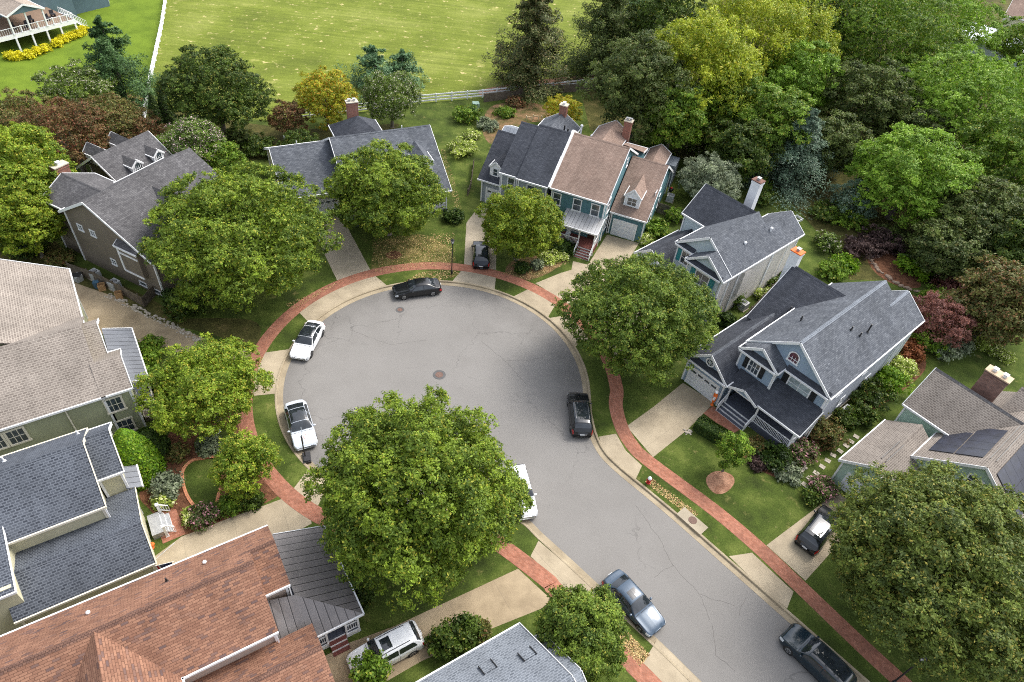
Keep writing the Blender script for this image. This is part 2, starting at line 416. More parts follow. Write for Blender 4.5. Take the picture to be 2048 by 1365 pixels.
CRACK = plain("sealed_crack", (.12, .113, .105, 1), .9)
def crack(pts, w=.022):
    P = [at(x, y, 0).xy for x, y in pts]; rng = random.Random(len(pts)); Q = []
    for a, b in zip(P[:-1], P[1:]):
        n = max(2, int((b - a).length / .35)); d = (b - a).normalized(); s = Vector((-d.y, d.x))
        Q += [a.lerp(b, k / n) + s * rng.uniform(-.06, .06) for k in range(n)]
    g = strip(MB(), Q, [(w / 2, .004), (-w / 2, .004)]).build("road_crack", CRACK); g['kind'] = 'structure'
crack([(962, 682), (1010, 722), (1060, 778)]); crack([(1010, 722), (1062, 720), (1098, 712)], .02); crack([(1270, 1010), (1320, 1080), (1345, 1130), (1400, 1190), (1425, 1250)]); crack([(1400, 1190), (1480, 1215)], .02)
crack([(1345, 1130), (1300, 1160)], .02); crack([(1425, 1250), (1432, 1310), (1480, 1350)], .025); crack([(1490, 1195), (1475, 1240)], .02); crack([(700, 660), (780, 690), (860, 680)], .018)

# brick pavement all round the circle and down both sides of the street
SW = [(60, -11.6), (50, -2.0), (40, 7.6), (34, 13.3), (27.9, 19.15), (22.6, 25.1), (20.2, 27.8), (17.2, 30.7), (12.2, 34.8), (11.0, 36.2), (10.2, 37.9), (9.75, 40.3)] + \
     [tuple(p) for p in arc(3, 292, 16.2, 60)] + [(4.2, 23.45), (5.2, 22.5), (10.2, 18.2), (13, 15.6), (18, 11.1), (30, 0.3), (45, -13.3), (60, -27.0)]
SWc = [Vector((p[0], p[1])) for p in catmull([p for p in SW], 4)]
g = strip(MB(), SWc, [(-.62, LZ), (-.60, LZ + .016), (.60, LZ + .016), (.62, LZ)]).build("sidewalk", PAVER); g['kind'] = 'structure'

z1 = LZ + .008
def drive(name, pts, mat, d, z=z1): return sheet(name, [px(pts)], z, mat, d)
def ring_piece(a0, a1, r0=13.72, r1=15.62):
    return arc(a0, a1, r0, 16) + arc(a1, a0, r1, 16)
def angof(x, y):
    p = at(x, y).xy - C0; return math.degrees(math.atan2(p.y, p.x))
def apron(p_in0, p_in1, p_out0, p_out1, mat):
    """concrete flare between kerb and pavement on the circle: kerb corners then pavement corners (pixels)"""
    a0, a1, b0, b1 = [angof(*p) % 360 for p in (p_in0, p_in1, p_out0, p_out1)]
    sheet("driveway_apron", [arc(a0, a1, 13.70, 14) + arc(b1, b0, 15.63, 14)], z1 + .004, mat, (a0 + a1) / 2 + 90)
apron((612, 645), (775, 573), (603, 628), (752, 555), CONC)
apron((905, 558), (991, 577), (922, 544), (991, 557), CONC_GREY)
apron((1029, 591), (1102, 632), (1054, 581), (1110, 611), CONC)
apron((1103, 634), (1150, 694), (1133, 632), (1165, 680), CONC)
apron((549, 788), (576, 698), (530, 790), (531, 706), CONC)
apron((611, 942), (650, 975), (592, 974), (640, 1008), CONC)
drive("driveway_apron", [(1198, 874), (1232, 868), (1251, 901), (1284, 932), (1270, 962), (1245, 938), (1222, 918), (1204, 894)], CONC, 45, z1 + .004)
drive("driveway_apron", [(1458, 1113), (1504, 1106), (1587, 1184), (1574, 1218), (1515, 1169)], CONC, 45, z1 + .004)
drive("driveway_apron", [(1061, 1113), (1077, 1082), (1160, 1153), (1200, 1192), (1160, 1212), (1126, 1175)], CONC, 45, z1 + .004)
drive("driveway_apron", [(1284, 1330), (1314, 1280), (1366, 1330), (1420, 1385), (1340, 1390)], CONC, 45, z1 + .004)

drive("driveway", [(612, 405), (668, 398), (700, 465), (741, 541), (674, 561), (640, 490)], CONC_GREY, 118)
drive("driveway", [(960, 411), (980, 420), (993, 480), (992, 540), (928, 530), (933, 446)], CONC_GREY, 70)
drive("driveway", [(1214, 470), (1278, 487), (1225, 570), (1135, 608), (1071, 567), (1120, 547), (1143, 540), (1146, 523), (1176, 530)], CONC, 70)
drive("driveway", [(1290, 545), (1350, 600), (1230, 720), (1168, 668), (1140, 618), (1180, 600)], CONC_GREY, 45)
drive("driveway", [(1253, 853), (1306, 815), (1366, 766), (1428, 806), (1375, 860), (1306, 915)], CONC, -45)
drive("driveway", [(1533, 1091), (1630, 1018), (1672, 985), (1705, 1006), (1685, 1080), (1611, 1162)], CONC, -45)
drive("driveway", [(148, 560), (185, 572), (245, 598), (330, 645), (440, 690), (503, 702), (497, 720), (400, 718), (300, 690), (205, 668), (150, 640), (120, 600)], CONC_OLD, -30)
drive("driveway", [(565, 998), (622, 1037), (623, 1048), (560, 1080), (330, 1180), (300, 1120), (363, 1074), (450, 1040)], CONC, 30)
drive("driveway", [(1036, 1138), (1104, 1201), (1082, 1218), (985, 1257), (839, 1325), (770, 1365), (700, 1420), (600, 1400), (640, 1318), (696, 1287), (791, 1252), (920, 1192)], CONC_OLD, 35)
drive("brick_walk", [(309, 1034), (352, 1018), (371, 1069), (326, 1088)], PAVER, 35, z1 + .004)
drive("brick_walk", [(1407, 827), (1426, 811), (1480, 860), (1463, 869)], PAVER, 45, z1 + .004)
drive("brick_walk", [(1990, 1308), (2010, 1312), (2060, 1365), (2040, 1372)], PAVER, 45, z1 + .004)

# planting beds and yards
def bed(pts, mat=MULCH, name="mulch_bed", z=LZ + .004, smooth=True):
    P = px(pts); P = catmull(P, 5, True) if smooth else P
    return sheet(name, [P], z, mat)
field_edge = [(-70, 262), (60, 258), (180, 238), (300, 225), (560, 243), (745, 222), (840, 207), (965, 196), (1190, 172), (1300, 160)]
FE = px(field_edge)
bed([(770, 480), (850, 470), (900, 500), (905, 528), (820, 535), (750, 545), (745, 510)], WORNG, "worn_lawn", z=LZ + .0025)
bed([(1010, 545), (1030, 520), (1100, 510), (1130, 520), (1100, 545), (1060, 560), (1030, 558)], WORN, "garden_bed")
sheet("field", [FE + [Vector((40, 160)), Vector((30, 400)), Vector((-260, 400)), Vector((-220, 110))]], LZ + .004, MEADOW)
sheet("back_yard", [px([(-60, 230), (300, 190), (322, 60), (332, -10), (180, -60), (-300, 60)])], LZ + .008, YARD)
sheet("forest_floor", [px([(1160, 178), (1195, 160), (1330, 40), (1700, -80), (2500, -120), (2700, 500), (2080, 700), (1930, 560), (1700, 560), (1640, 470), (1560, 380), (1420, 330), (1290, 300), (1180, 260)])], LZ + .006, FOREST)
bed([(-80, 250), (60, 190), (200, 205), (300, 215), (560, 255), (700, 255), (800, 250), (700, 300), (560, 300), (520, 320), (350, 320), (200, 330), (60, 340), (60, 420), (140, 520), (100, 560), (-60, 480)], FOREST, "garden_bed", LZ + .006)
bed([(965, 180), (1060, 163), (1180, 150), (1270, 150), (1190, 170), (1080, 182), (975, 193)], PINKM, z=LZ + .014)
bed([(980, 215), (1040, 205), (1100, 215), (1100, 240), (1040, 250), (990, 290), (965, 262)], WORN, "garden_bed", LZ + .008)
bed([(1735, 515), (1760, 500), (1800, 510), (1830, 545), (1840, 575), (1790, 570), (1750, 545)], MULCH, z=LZ + .012)
bed([(1412, 958), (1425, 945), (1445, 943), (1465, 952), (1468, 968), (1452, 985), (1432, 988), (1417, 975)], PINKM, z=LZ + .008)
bed([(772, 508), (790, 502), (803, 508), (800, 516), (786, 519), (774, 515)], MULCH, z=LZ + .008)
bed([(1480, 872), (1530, 900), (1600, 955), (1560, 958), (1500, 930), (1465, 900)], MULCH)
bed([(1590, 850), (1700, 800), (1760, 750), (1830, 700), (1850, 740), (1780, 800), (1700, 850), (1640, 905)], MULCH)
bed([(280, 980), (330, 880), (400, 800), (500, 790), (498, 870), (540, 960), (560, 990), (450, 1040), (360, 1070), (300, 1020)], MULCH, z=LZ + .003)
bed([(1640, 860), (1700, 800), (1735, 790), (1700, 850), (1650, 900)], FOREST, "garden_bed", LZ + .010)
bed([(330, 640), (500, 640), (520, 680), (500, 694), (420, 668), (340, 650)], FOREST, "garden_bed", LZ + .009)
bed([(150, 530), (340, 620), (320, 645), (230, 595), (140, 560)], FOREST, "garden_bed", LZ + .0095)
# curved lawn with a brick edge in the front garden on the left
edge = [(372, 925), (364, 950), (372, 985), (396, 1018), (440, 1010), (438, 980), (445, 940), (452, 918), (410, 918)]
sheet("small_lawn", [catmull(px(edge), 6, True)], LZ + .012, GRASS)
sheet("small_lawn", [catmull(px([(390, 880), (400, 915), (440, 915), (468, 890), (470, 870), (430, 850)]), 6, True)], LZ + .012, GRASS)
EDGEB = brickmat("edging_brick", srgb(196, 128, 96), srgb(214, 150, 112), srgb(150, 120, 100), .2, .4, .01)
def edging(pts, label, w=.22):
    mb = strip(MB(), catmull(px(pts), 6), [(-w / 2, LZ), (-w / 2, LZ + .09), (w / 2, LZ + .09), (w / 2, LZ)])
    tag(mb.build("brick_edging", EDGEB), label, "garden edging", "brick edgings in the left front garden")
edging([(410, 918), (385, 922), (367, 940), (366, 965), (376, 995), (393, 1018)], "curved salmon brick edging round the left side of the small oval lawn")
edging([(410, 916), (440, 912), (462, 895), (474, 880)], "short brick edging curving under the yellow green tree between the two small lawns")
edging([(434, 1006), (437, 992), (441, 978)], "very short straight brick edging right of the oval lawn")
# ------------------------------------------------------------------ houses
SH_GREY = shingle("charcoal_shingles", srgb(102, 106, 112), srgb(82, 86, 93), srgb(128, 132, 138))
SH_DARK_SHADE = shingle("dark_and_shaded_shingles", srgb(76, 79, 86), srgb(62, 65, 72), srgb(96, 99, 106), speck=.4)  # truly dark roofs, and shade put into slopes of the grey roofs
SH_BROWNGREY = shingle("brown_grey_shingles", srgb(100, 99, 100), srgb(81, 80, 82), srgb(122, 121, 122))
SH_TAN = shingle("tan_shingles", srgb(150, 130, 118), srgb(135, 115, 104), srgb(164, 144, 132), speck=.4)
SH_PALE = shingle("pale_brown_shingles", srgb(150, 142, 133), srgb(128, 120, 113), srgb(104, 96, 90), row=.17, tab=.30, msz=.036, dots=True)
SH_BLUE = shingle("blue_grey_shingles", srgb(98, 103, 111), srgb(78, 83, 91), srgb(48, 52, 60), row=.165, tab=.28, msz=.036, dots=True)
SH_REDCAP = shingle("red_ridge_shingles", srgb(128, 98, 84), srgb(108, 82, 72), srgb(90, 74, 72), row=.15, tab=.16, msz=.02)
SH_RED = shingle("red_brown_shingles", srgb(150, 113, 93), srgb(126, 92, 76), srgb(84, 74, 77), row=.15, tab=.36, speck=1.0, msz=.014)
SH_LIGHT = shingle("light_grey_shingles", srgb(136, 142, 150), srgb(118, 124, 132), srgb(92, 98, 106), row=.17, tab=.30, msz=.038, dots=True)
def metalroof(name, col, seam=.45):
    t = NT(name); uv = t.coord('UV'); s = t.N("ShaderNodeSeparateXYZ"); t.L(uv, s.inputs[0])
    d = t.N("ShaderNodeMath", operation='DIVIDE'); d.inputs[1].default_value = seam; t.L(s.outputs[0], d.inputs[0])
    fr = t.N("ShaderNodeMath", operation='FRACT'); t.L(d.outputs[0], fr.inputs[0])
    r = t.ramp(fr.outputs[0], [(0, (.22, .22, .22)), (.10, (.3, .3, .3)), (.14, (1, 1, 1)), (.92, (1, 1, 1)), (1, (1.5, 1.5, 1.5))])
    c = t.mix(1.0, t.ramp(t.noise(t.coord('Object'), .8, 5, .6), [(.3, tuple(x * .82 for x in col[:3])), (.7, tuple(x * 1.12 for x in col[:3]))]), r, 'MULTIPLY')
    t.bump(fr.outputs[0], .4, .02); return t.out(c, .42, .5, .25)
MR_SILVER = metalroof("silver_metal_roof", (.42, .42, .42, 1))
MR_DARK = metalroof("dark_metal_roof", (.19, .175, .17, 1), .5)
MR_MID = metalroof("grey_metal_roof", (.15, .16, .18, 1), .5)
FLASH = plain("galvanised_metal", (.45, .46, .47, 1), .4, .5, .4)
BRICK = brickmat("red_chimney_brick", srgb(150, 92, 76), srgb(122, 74, 64), srgb(150, 134, 122), .21, .075, .01)
BRICKD = brickmat("brown_chimney_brick", srgb(136, 104, 94), srgb(108, 84, 78), srgb(128, 112, 104), .21, .075, .01)
STONECAP = plain("cap_stone", (.52, .47, .38, 1), .8)
S_BROWN = siding("brown_grey_siding", srgb(122, 112, 100)); S_WHITE = siding("ivory_siding", srgb(212, 206, 198))
S_WBLUE_SHADE = siding("pale_blue_shade_siding", srgb(188, 202, 208)); S_NAVY = siding("blue_grey_siding", srgb(146, 164, 182))  # pale blue: the ivory siding with shade put into its colour
S_NAVY_LIT = siding("lit_blue_grey_siding", srgb(172, 176, 188)); S_TEAL = siding("teal_siding", srgb(88, 126, 134))  # lilac grey: the blue siding with side light put into its colour
S_GREY = siding("grey_siding", srgb(150, 158, 166)); S_MINT = siding("pale_green_siding", srgb(172, 194, 180))
S_GREEN = siding("sage_siding", srgb(160, 164, 136)); S_CREAM = siding("cream_siding", srgb(196, 192, 164))
S_PINK = siding("beige_siding", srgb(180, 164, 152)); S_SLATE = siding("slate_siding", srgb(88, 108, 116))
DOORW = plain("garage_door_paint", (.72, .74, .77, 1), .45, .4, var=.04)
TEALP = plain("teal_paint", (.03, .22, .24, 1), .5, .4); DKSH = plain("black_shutter", (.018, .02, .022, 1), .5, .4)
DECKG = siding("grey_deck_boards", srgb(84, 88, 100), .14); REDDK = siding("red_brown_deck", srgb(112, 66, 60), .14)
FURN = plain("dark_furniture", (.03, .03, .035, 1), .6)
ORANGE = plain("orange_paint", (.75, .16, .03, 1), .6, var=.15)

class House:
    def __init__(s, name, label, o, rot, cat="house"):
        s.root = empty(name, (o[0], o[1], 0.0), rot, label, cat)
    def put(s, mb, name, mat, label=None, parent=None): return mb.build(name, mat, parent or s.root, label)

    def roofslab(s, pts, mat, th=.11, name="roof", parent=None):
        mb = MB(); dz = Vector((0, 0, th)); P = [Vector(p) for p in pts]
        mb.face(P)
        mb.face([p - dz for p in reversed(P)])
        for k in range(len(P)):
            m = (k + 1) % len(P); mb.face([P[k], P[k] - dz, P[m] - dz, P[m]])
        return s.put(mb, name, mat, parent=parent)
    def boards(s, segs, mat=None, w=.09, h=.17, name="fascia", parent=None):
        """boards along roof edges: level ones are gutters, sloping ones thin and deep"""
        groups = []
        for sg in segs:
            hit = [g for g in groups if any((Vector(a) - Vector(b)).length < .35 for t in g for a in t for b in sg)]
            new = [sg] + [t for g in hit for t in g]; groups = [g for g in groups if g not in hit] + [new]
        if len(groups) > 1: return [s.boards(g, mat, w, h, name, parent) for g in groups]
        mb = MB()
        for p, q in segs:
            lv = abs(p[2] - q[2]) < .02; hh = h if lv else h * 1.4; ww = w if lv else w * .5
            dz = Vector((0, 0, .02 - hh / 2)); mb.bar(Vector(p) + dz, Vector(q) + dz, ww, hh)
        return s.put(mb, name, mat or WHITE, parent=parent)

    def gable(s, ax, a0, a1, c0, z0, cr, zr, c1, z1, roof, wall=None, zb=0.0, oc=.3, oa=.25, ends="01", eaves="01", walls="lr01", trim=None, cap=True, capmat=None, wall_label=None, b0_=None, b1_=None):
        """gable block; ax = 'x'/'y' direction of the ridge, a = along it, c = across it; eave c0 at z0, ridge cr at zr, eave c1 at z1"""
        T = (lambda a, c, z: Vector((a, c, z))) if ax == 'x' else (lambda a, c, z: Vector((c, a, z)))
        flip = ax == 'y'
        def order(p): return p[::-1] if flip else p
        r = s.roofslab(order([T(a0, c0, z0), T(a1, c0, z0), T(a1, cr, zr), T(a0, cr, zr)]), roof)
        f0 = a0 if b0_ is None else b0_; f1 = a1 if b1_ is None else b1_      # the second slope may start or end elsewhere
        s.roofslab(order([T(f0, cr, zr), T(f1, cr, zr), T(f1, c1, z1), T(f0, c1, z1)]), roof)
        seg = []
        e = .05
        if '0' in ends: seg += [(T(a0 - e, c0 - e, z0), T(a0 - e, cr, zr)), (T(f0 - e, cr, zr), T(f0 - e, c1 + e, z1))]
        if '1' in ends: seg += [(T(a1 + e, c0 - e, z0), T(a1 + e, cr, zr)), (T(f1 + e, cr, zr), T(f1 + e, c1 + e, z1))]
        if '0' in eaves: seg.append((T(a0, c0 - e, z0), T(a1, c0 - e, z0)))
        if '1' in eaves: seg.append((T(f0, c1 + e, z1), T(f1, c1 + e, z1)))
        if seg: s.boards(seg, trim)
        if cap:
            mb = MB(); A, B = T(a0, cr, zr + .012), T(a1, cr, zr + .012)
            s0 = (z0 - zr) / (c0 - cr) * .16; s1 = (z1 - zr) / (c1 - cr) * .16
            mb.face(order([T(a0, cr - .16, zr - abs(s0) + .02), T(a1, cr - .16, zr - abs(s0) + .02), B + Vector((0, 0, .02)), A + Vector((0, 0, .02))]))
            mb.face(order([A + Vector((0, 0, .02)), B + Vector((0, 0, .02)), T(a1, cr + .16, zr - abs(s1) + .02), T(a0, cr + .16, zr - abs(s1) + .02)]))
            s.put(mb, "ridge_cap", capmat or roof)
        if wall:
            w0, w1 = c0 + oc, c1 - oc; b0, b1 = a0 + oa, a1 - oa; th = .12
            y0 = z0 + (zr - z0) * oc / (cr - c0) - th; y1 = z1 + (zr - z1) * oc / (c1 - cr) - th
            mb = MB()
            if 'l' in walls: mb.face(order([T(b0, w0, zb), T(b1, w0, zb), T(b1, w0, y0), T(b0, w0, y0)]))
            if 'r' in walls: mb.face(order([T(b1, w1, zb), T(b0, w1, zb), T(b0, w1, y1), T(b1, w1, y1)]))
            if '0' in walls: mb.face(order([T(b0, w1, zb), T(b0, w0, zb), T(b0, w0, y0), T(b0, cr, zr - th), T(b0, w1, y1)]))
            if '1' in walls: mb.face(order([T(b1, w0, zb), T(b1, w1, zb), T(b1, w1, y1), T(b1, cr, zr - th), T(b1, w0, y0)]))
            s.put(mb, "wall", wall, label=wall_label)
            for a, c, zt, sa, sc in ((b0, w0, y0, -1, -1), (b1, w0, y0, 1, -1), (b0, w1, y1, -1, 1), (b1, w1, y1, 1, 1)):
                p = T(a + sa * .015, c + sc * .015, 0)
                on = {(-1, -1): 'l0', (1, -1): 'l1', (-1, 1): 'r0', (1, 1): 'r1'}[(sa, sc)]
                if on[0] in walls and on[1] in walls: s.put(MB().box(p.x - .07, p.x + .07, p.y - .07, p.y + .07, zb + .01, zt - .03), "corner_board", trim or WHITE)

    def window(s, x, y, z, d, w=.9, h=1.4, mull=(1, 2), shutters=None, trim=None, ft=.11, arch=False, name="window", glass=None, parent=None):
        """window centred at (x,y,z) on a wall that faces d ('x+','x-','y+','y-')"""
        n = {'x+': Vector((1, 0, 0)), 'x-': Vector((-1, 0, 0)), 'y+': Vector((0, 1, 0)), 'y-': Vector((0, -1, 0))}[d]
        u = Vector((0, 0, 1)).cross(n); o = Vector((x, y, z))
        def bx(mb, u0, u1, v0, v1, t0, t1):
            c = [o + u * a + Vector((0, 0, b)) + n * t for t in (t0, t1) for a, b in ((u0, v0), (u1, v0), (u1, v1), (u0, v1))]
            for q in ((4, 5, 6, 7), (0, 1, 5, 4), (1, 2, 6, 5), (2, 3, 7, 6), (3, 0, 4, 7)): mb.face([c[k] for k in q])
        f = MB(); W, Hh = w / 2, h / 2
        bx(f, -W - ft, -W, -Hh, Hh, 0, .06); bx(f, W, W + ft, -Hh, Hh, 0, .06)
        bx(f, -W - ft - .02, W + ft + .02, Hh, Hh + ft, 0, .065); bx(f, -W - ft - .05, W + ft + .05, -Hh - ft, -Hh, 0, .09)
        for k in range(1, mull[0]): bx(f, -W + w * k / mull[0] - .02, -W + w * k / mull[0] + .02, -Hh, Hh, .01, .045)
        for k in range(1, mull[1]): bx(f, -W, W, -Hh + h * k / mull[1] - .02, -Hh + h * k / mull[1] + .02, .01, .04)
        if arch:
            for k in range(10):
                a, b = math.pi * k / 10, math.pi * (k + 1) / 10
                R1, R2 = W + ft, W
                P = [(R2 * math.cos(a), R2 * math.sin(a)), (R1 * math.cos(a), R1 * math.sin(a)), (R1 * math.cos(b), R1 * math.sin(b)), (R2 * math.cos(b), R2 * math.sin(b))]
                f.face([o + u * p[0] + Vector((0, 0, Hh + p[1])) + n * .07 for p in P])
        fo = s.put(f, name, trim or WHITE, parent=parent)
        g = MB()
        g.face([o + u * a + Vector((0, 0, b)) + n * .02 for a, b in ((-W, -Hh), (W, -Hh), (W, Hh), (-W, Hh))])
        if arch: g.face([o + u * W * math.cos(math.pi * k / 10) + Vector((0, 0, Hh + W * math.sin(math.pi * k / 10))) + n * .066 for k in range(11)])
        s.put(g, "pane", glass or GLASS, parent=fo)
        if shutters:
            for sg in (-1, 1):
                m = MB(); uu = sorted((sg * (W + ft + .03), sg * (W + ft + .03 + w * shutters[1])))
                bx(m, uu[0], uu[1], -Hh - .02, Hh + .02, 0, .05)
                s.put(m, "shutter", shutters[0], parent=fo)
        return fo

    def garage_door(s, x, y, w=2.6, h=2.1, d='y-', panes=4, mat=None):
        n = -1 if d == 'y-' else 1
        mb = MB(); rows = 4
        for r in range(rows):
            mb.box(x - w / 2, x + w / 2, min(y + n * .05, y), max(y + n * .05, y), h * r / rows + .012, h * (r + 1) / rows - .012)
        o = s.put(mb, "garage_door", mat or DOORW)
        f = MB(); yy = sorted((y, y + n * .08))
        f.box(x - w / 2 - .16, x - w / 2, yy[0], yy[1], 0, h + .16); f.box(x + w / 2, x + w / 2 + .16, yy[0], yy[1], 0, h + .16); f.box(x - w / 2, x + w / 2, yy[0], yy[1], h, h + .16)
        s.put(f, "door_frame", WHITE, parent=o)
        if panes:
            g = MB()
            for k in range(panes):
                cx = x - w / 2 + w * (k + .5) / panes; yy = sorted((y + n * .051, y + n * .06))
                g.box(cx - w / panes * .36, cx + w / panes * .36, yy[0], yy[1], h * .80, h * .90)
            s.put(g, "pane", GLASS, parent=o)
        return o

    def dormer(s, x, y, zb, w, hw, rise, back, d, roof, wall, win=None, over=.12, deep=None):
        """gabled dormer, front wall at (x,y) facing y- (d=-1) or y+ (d=1); zb bottom, hw wall height, back = depth"""
        yb = y - d * back; z1 = zb + hw; zr = z1 + rise; W = w / 2
        mb = MB()
        F = lambda px_, yy, z: Vector((px_, yy, z))
        pts = [F(x - W, y, zb), F(x + W, y, zb), F(x + W, y, z1), F(x, y, zr - .05), F(x - W, y, z1)]
        mb.face(pts if d < 0 else pts[::-1])
        mb.face([F(x - W, y, zb), F(x - W, y, z1), F(x - W, yb, z1), F(x - W, yb, zb)][::(1 if d < 0 else -1)])
        mb.face([F(x + W, yb, zb), F(x + W, yb, z1), F(x + W, y, z1), F(x + W, y, zb)][::(1 if d < 0 else -1)])
        o = s.put(mb, "dormer", wall)
        yf = y + d * over; e = over; k = rise / W
        A = [F(x - W - e, yf, z1 - k * e), F(x, yf, zr), F(x, yb, zr), F(x - W - e, yb, z1 - k * e)]
        B = [F(x, yf, zr), F(x + W + e, yf, z1 - k * e), F(x + W + e, yb, z1 - k * e), F(x, yb, zr)]
        s.roofslab(A if d > 0 else A[::-1], roof, .07, "dormer_roof", o); s.roofslab(B if d > 0 else B[::-1], roof, .07, "dormer_roof", o)
        dz = Vector((0, 0, .02))
        s.boards([(A[0] + dz, A[1] + dz), (B[0] + dz, B[1] + dz), (A[0] + dz, A[3] + dz), (B[1] + dz, B[2] + dz)], None, .07, .12, parent=o)
        if win: s.window(x, y, zb + hw * .52, 'y-' if d < 0 else 'y+', win[0], win[1], win[2], parent=o, ft=win[3] if len(win) > 3 else .1, arch=len(win) > 4)
        return o

    def chimney(s, x, y, z0, z1, w, d, mat, cap=STONECAP, pots=2, potmat=None):
        mb = MB().box(x - w / 2, x + w / 2, y - d / 2, y + d / 2, z0, z1)
        mb.box(x - w / 2 - .05, x + w / 2 + .05, y - d / 2 - .05, y + d / 2 + .05, z1 - .28, z1 - .14)
        o = s.put(mb, "chimney", mat)
        s.put(MB().box(x - w / 2 - .09, x + w / 2 + .09, y - d / 2 - .09, y + d / 2 + .09, z1, z1 + .1), "chimney_cap", cap, parent=o)
        for k in range(pots):
            cx = x + (k - (pots - 1) / 2) * w * .45
            p = MB().box(cx - .14, cx + .14, y - .14, y + .14, z1 + .1, z1 + .28)
            p.box(cx - .2, cx + .2, y - .2, y + .2, z1 + .36, z1 + .39)
            for a in (-.12, .12):
                for b in (-.12, .12): p.box(cx + a - .015, cx + a + .015, y + b - .015, y + b + .015, z1 + .28, z1 + .36)
            s.put(p, "chimney_pot", potmat or FLASH, parent=o)
        return o
    def vent(s, x, y, z, h=.5, r=.05, mat=None, hood=False):
        mb = MB().cyl(x, y, z - .2, z + h, r, n=8)
        if hood: mb.ball((x, y, z + h), r * 1.9, r * 1.9, r * 1.6, 8, 5)
        else: mb.cyl(x, y, z - .02, z + .05, r * 2.2, r * 1.3, 8)
        return s.put(mb, "roof_vent", mat or WHITE)
    def post(s, x, y, z0, z1, w=.14, mat=None, name="porch_post"):
        mb = MB().box(x - w / 2, x + w / 2, y - w / 2, y + w / 2, z0, z1)
        mb.box(x - w / 2 - .03, x + w / 2 + .03, y - w / 2 - .03, y + w / 2 + .03, z0, z0 + .16)
        mb.box(x - w / 2 - .03, x + w / 2 + .03, y - w / 2 - .03, y + w / 2 + .03, z1 - .12, z1 - .01)
        return s.put(mb, name, mat or WHITE)
    def rail(s, p, q, z0, h=.9, mat=None, gap=.13, bal=.035, name="railing"):
        p = Vector((p[0], p[1], z0)); q = Vector((q[0], q[1], q[2] if len(q) > 2 else z0)); mb = MB()
        mb.bar(p + Vector((0, 0, h)), q + Vector((0, 0, h)), .07, .06); mb.bar(p + Vector((0, 0, .1)), q + Vector((0, 0, .1)), .05, .05)
        n = max(2, int((q - p).length / gap))
        for k in range(n + 1):
            a = p.lerp(q, k / n); mb.box(a.x - bal / 2, a.x + bal / 2, a.y - bal / 2, a.y + bal / 2, a.z + .1, a.z + h)
        return s.put(mb, name, mat or WHITE)
    def steps(s, x0, x1, y0, z0, n, tread=.28, d=-1, mat=None, nose=None, name="steps"):
        """n steps going down from z0 at y0 in direction d"""
        mb = MB(); rise = z0 / n
        for k in range(n - 1):
            ya = y0 + d * tread * k; yb = y0 + d * tread * (k + 1); ya, yb = min(ya, yb), max(ya, yb)
            mb.box(x0, x1, ya, yb, 0, z0 - rise * (k + 1))
        o = s.put(mb, name, mat or DECKG)
        nb = MB()
        for k in range(n):
            yy = y0 + d * tread * k; zz = z0 - rise * k
            nb.box(x0, x1, yy - .02 if d < 0 else yy, yy if d < 0 else yy + .02, zz - rise + .005, zz - .035)
        s.put(nb, "riser", nose or WHITE, parent=o); return o
    def shed(s, pts, mat, segs=None, th=.08, name="porch_roof"):
        o = s.roofslab(pts, mat, th, name)
        if segs: s.boards(segs, parent=o)
        return o
    def gutterpipe(s, x, y, z0, z1, mat=None):
        return s.put(MB().box(x - .04, x + .04, y - .04, y + .04, z0, z1), "downpipe", mat or WHITE)
    def flatpanel(s, quad, mat, name, lift=.06, th=.04, parent=None):
        P = [Vector(p) + Vector((0, 0, lift + th)) for p in quad]
        return s.roofslab([tuple(p) for p in P], mat, th, name, parent)

# ---- E: navy roofed blue house on the right
h = House("blue_house", "blue grey house with dark slate roof, three front gables and a railed porch", at(1366.8, 764.7).xy, -45.5)
h.gable('y', -.1, 13.5, -.65, 3.15, 1.62, 5.1, 3.93, 3.15, SH_DARK_SHADE, S_NAVY, ends="0", eaves="0", oa=.35, capmat=SH_GREY)
h.boards([((3.98, -.1, 3.15), (3.98, .8, 3.15))])
h.garage_door(1.62, .25, 3.0, 2.15)
mb = MB()
for k in range(16):
    a, b = 2 * math.pi * k / 16, 2 * math.pi * (k + 1) / 16
    mb.face([(1.62 + r * math.cos(t), .17, 3.95 + r * math.sin(t)) for r, t in ((.33, a), (.46, a), (.46, b), (.33, b))])
for k in range(4):
    a = math.pi * k / 4; mb.bar((1.62 - .33 * math.cos(a), .18, 3.95 - .33 * math.sin(a)), (1.62 + .33 * math.cos(a), .18, 3.95 + .33 * math.sin(a)), .03, .03)
rw = h.put(mb, "round_window", WHITE)
h.put(MB().face([(1.62 + .34 * math.cos(2 * math.pi * k / 16), .21, 3.95 + .34 * math.sin(2 * math.pi * k / 16)) for k in range(16)]), "pane", GLASS, parent=rw)
h.gable('y', 3.0, 17.1, 2.75, 5.9, 6.85, 9.0, 10.95, 5.9, SH_GREY, S_NAVY_LIT, ends="0", eaves="01", oa=.3, capmat=SH_LIGHT)
h.put(MB().face([(3.06, 3.27, 1), (10.64, 3.27, 1), (10.64, 3.27, 5.9), (6.85, 3.27, 8.72), (3.06, 3.27, 5.9)]), "front_wall", S_NAVY)
h.gable('y', 1.8, 5.6, 2.84, 5.9, 4.78, 7.3, 6.72, 5.9, SH_GREY, S_NAVY, zb=2.6, ends="0", eaves="01", oa=.3, oc=.28)
h.gable('y', 15.8, 19.4, 5.95, 5.9, 8.45, 7.79, 10.95, 5.9, SH_GREY, S_NAVY_LIT, ends="1", eaves="01", capmat=SH_LIGHT, b0_=17.102)
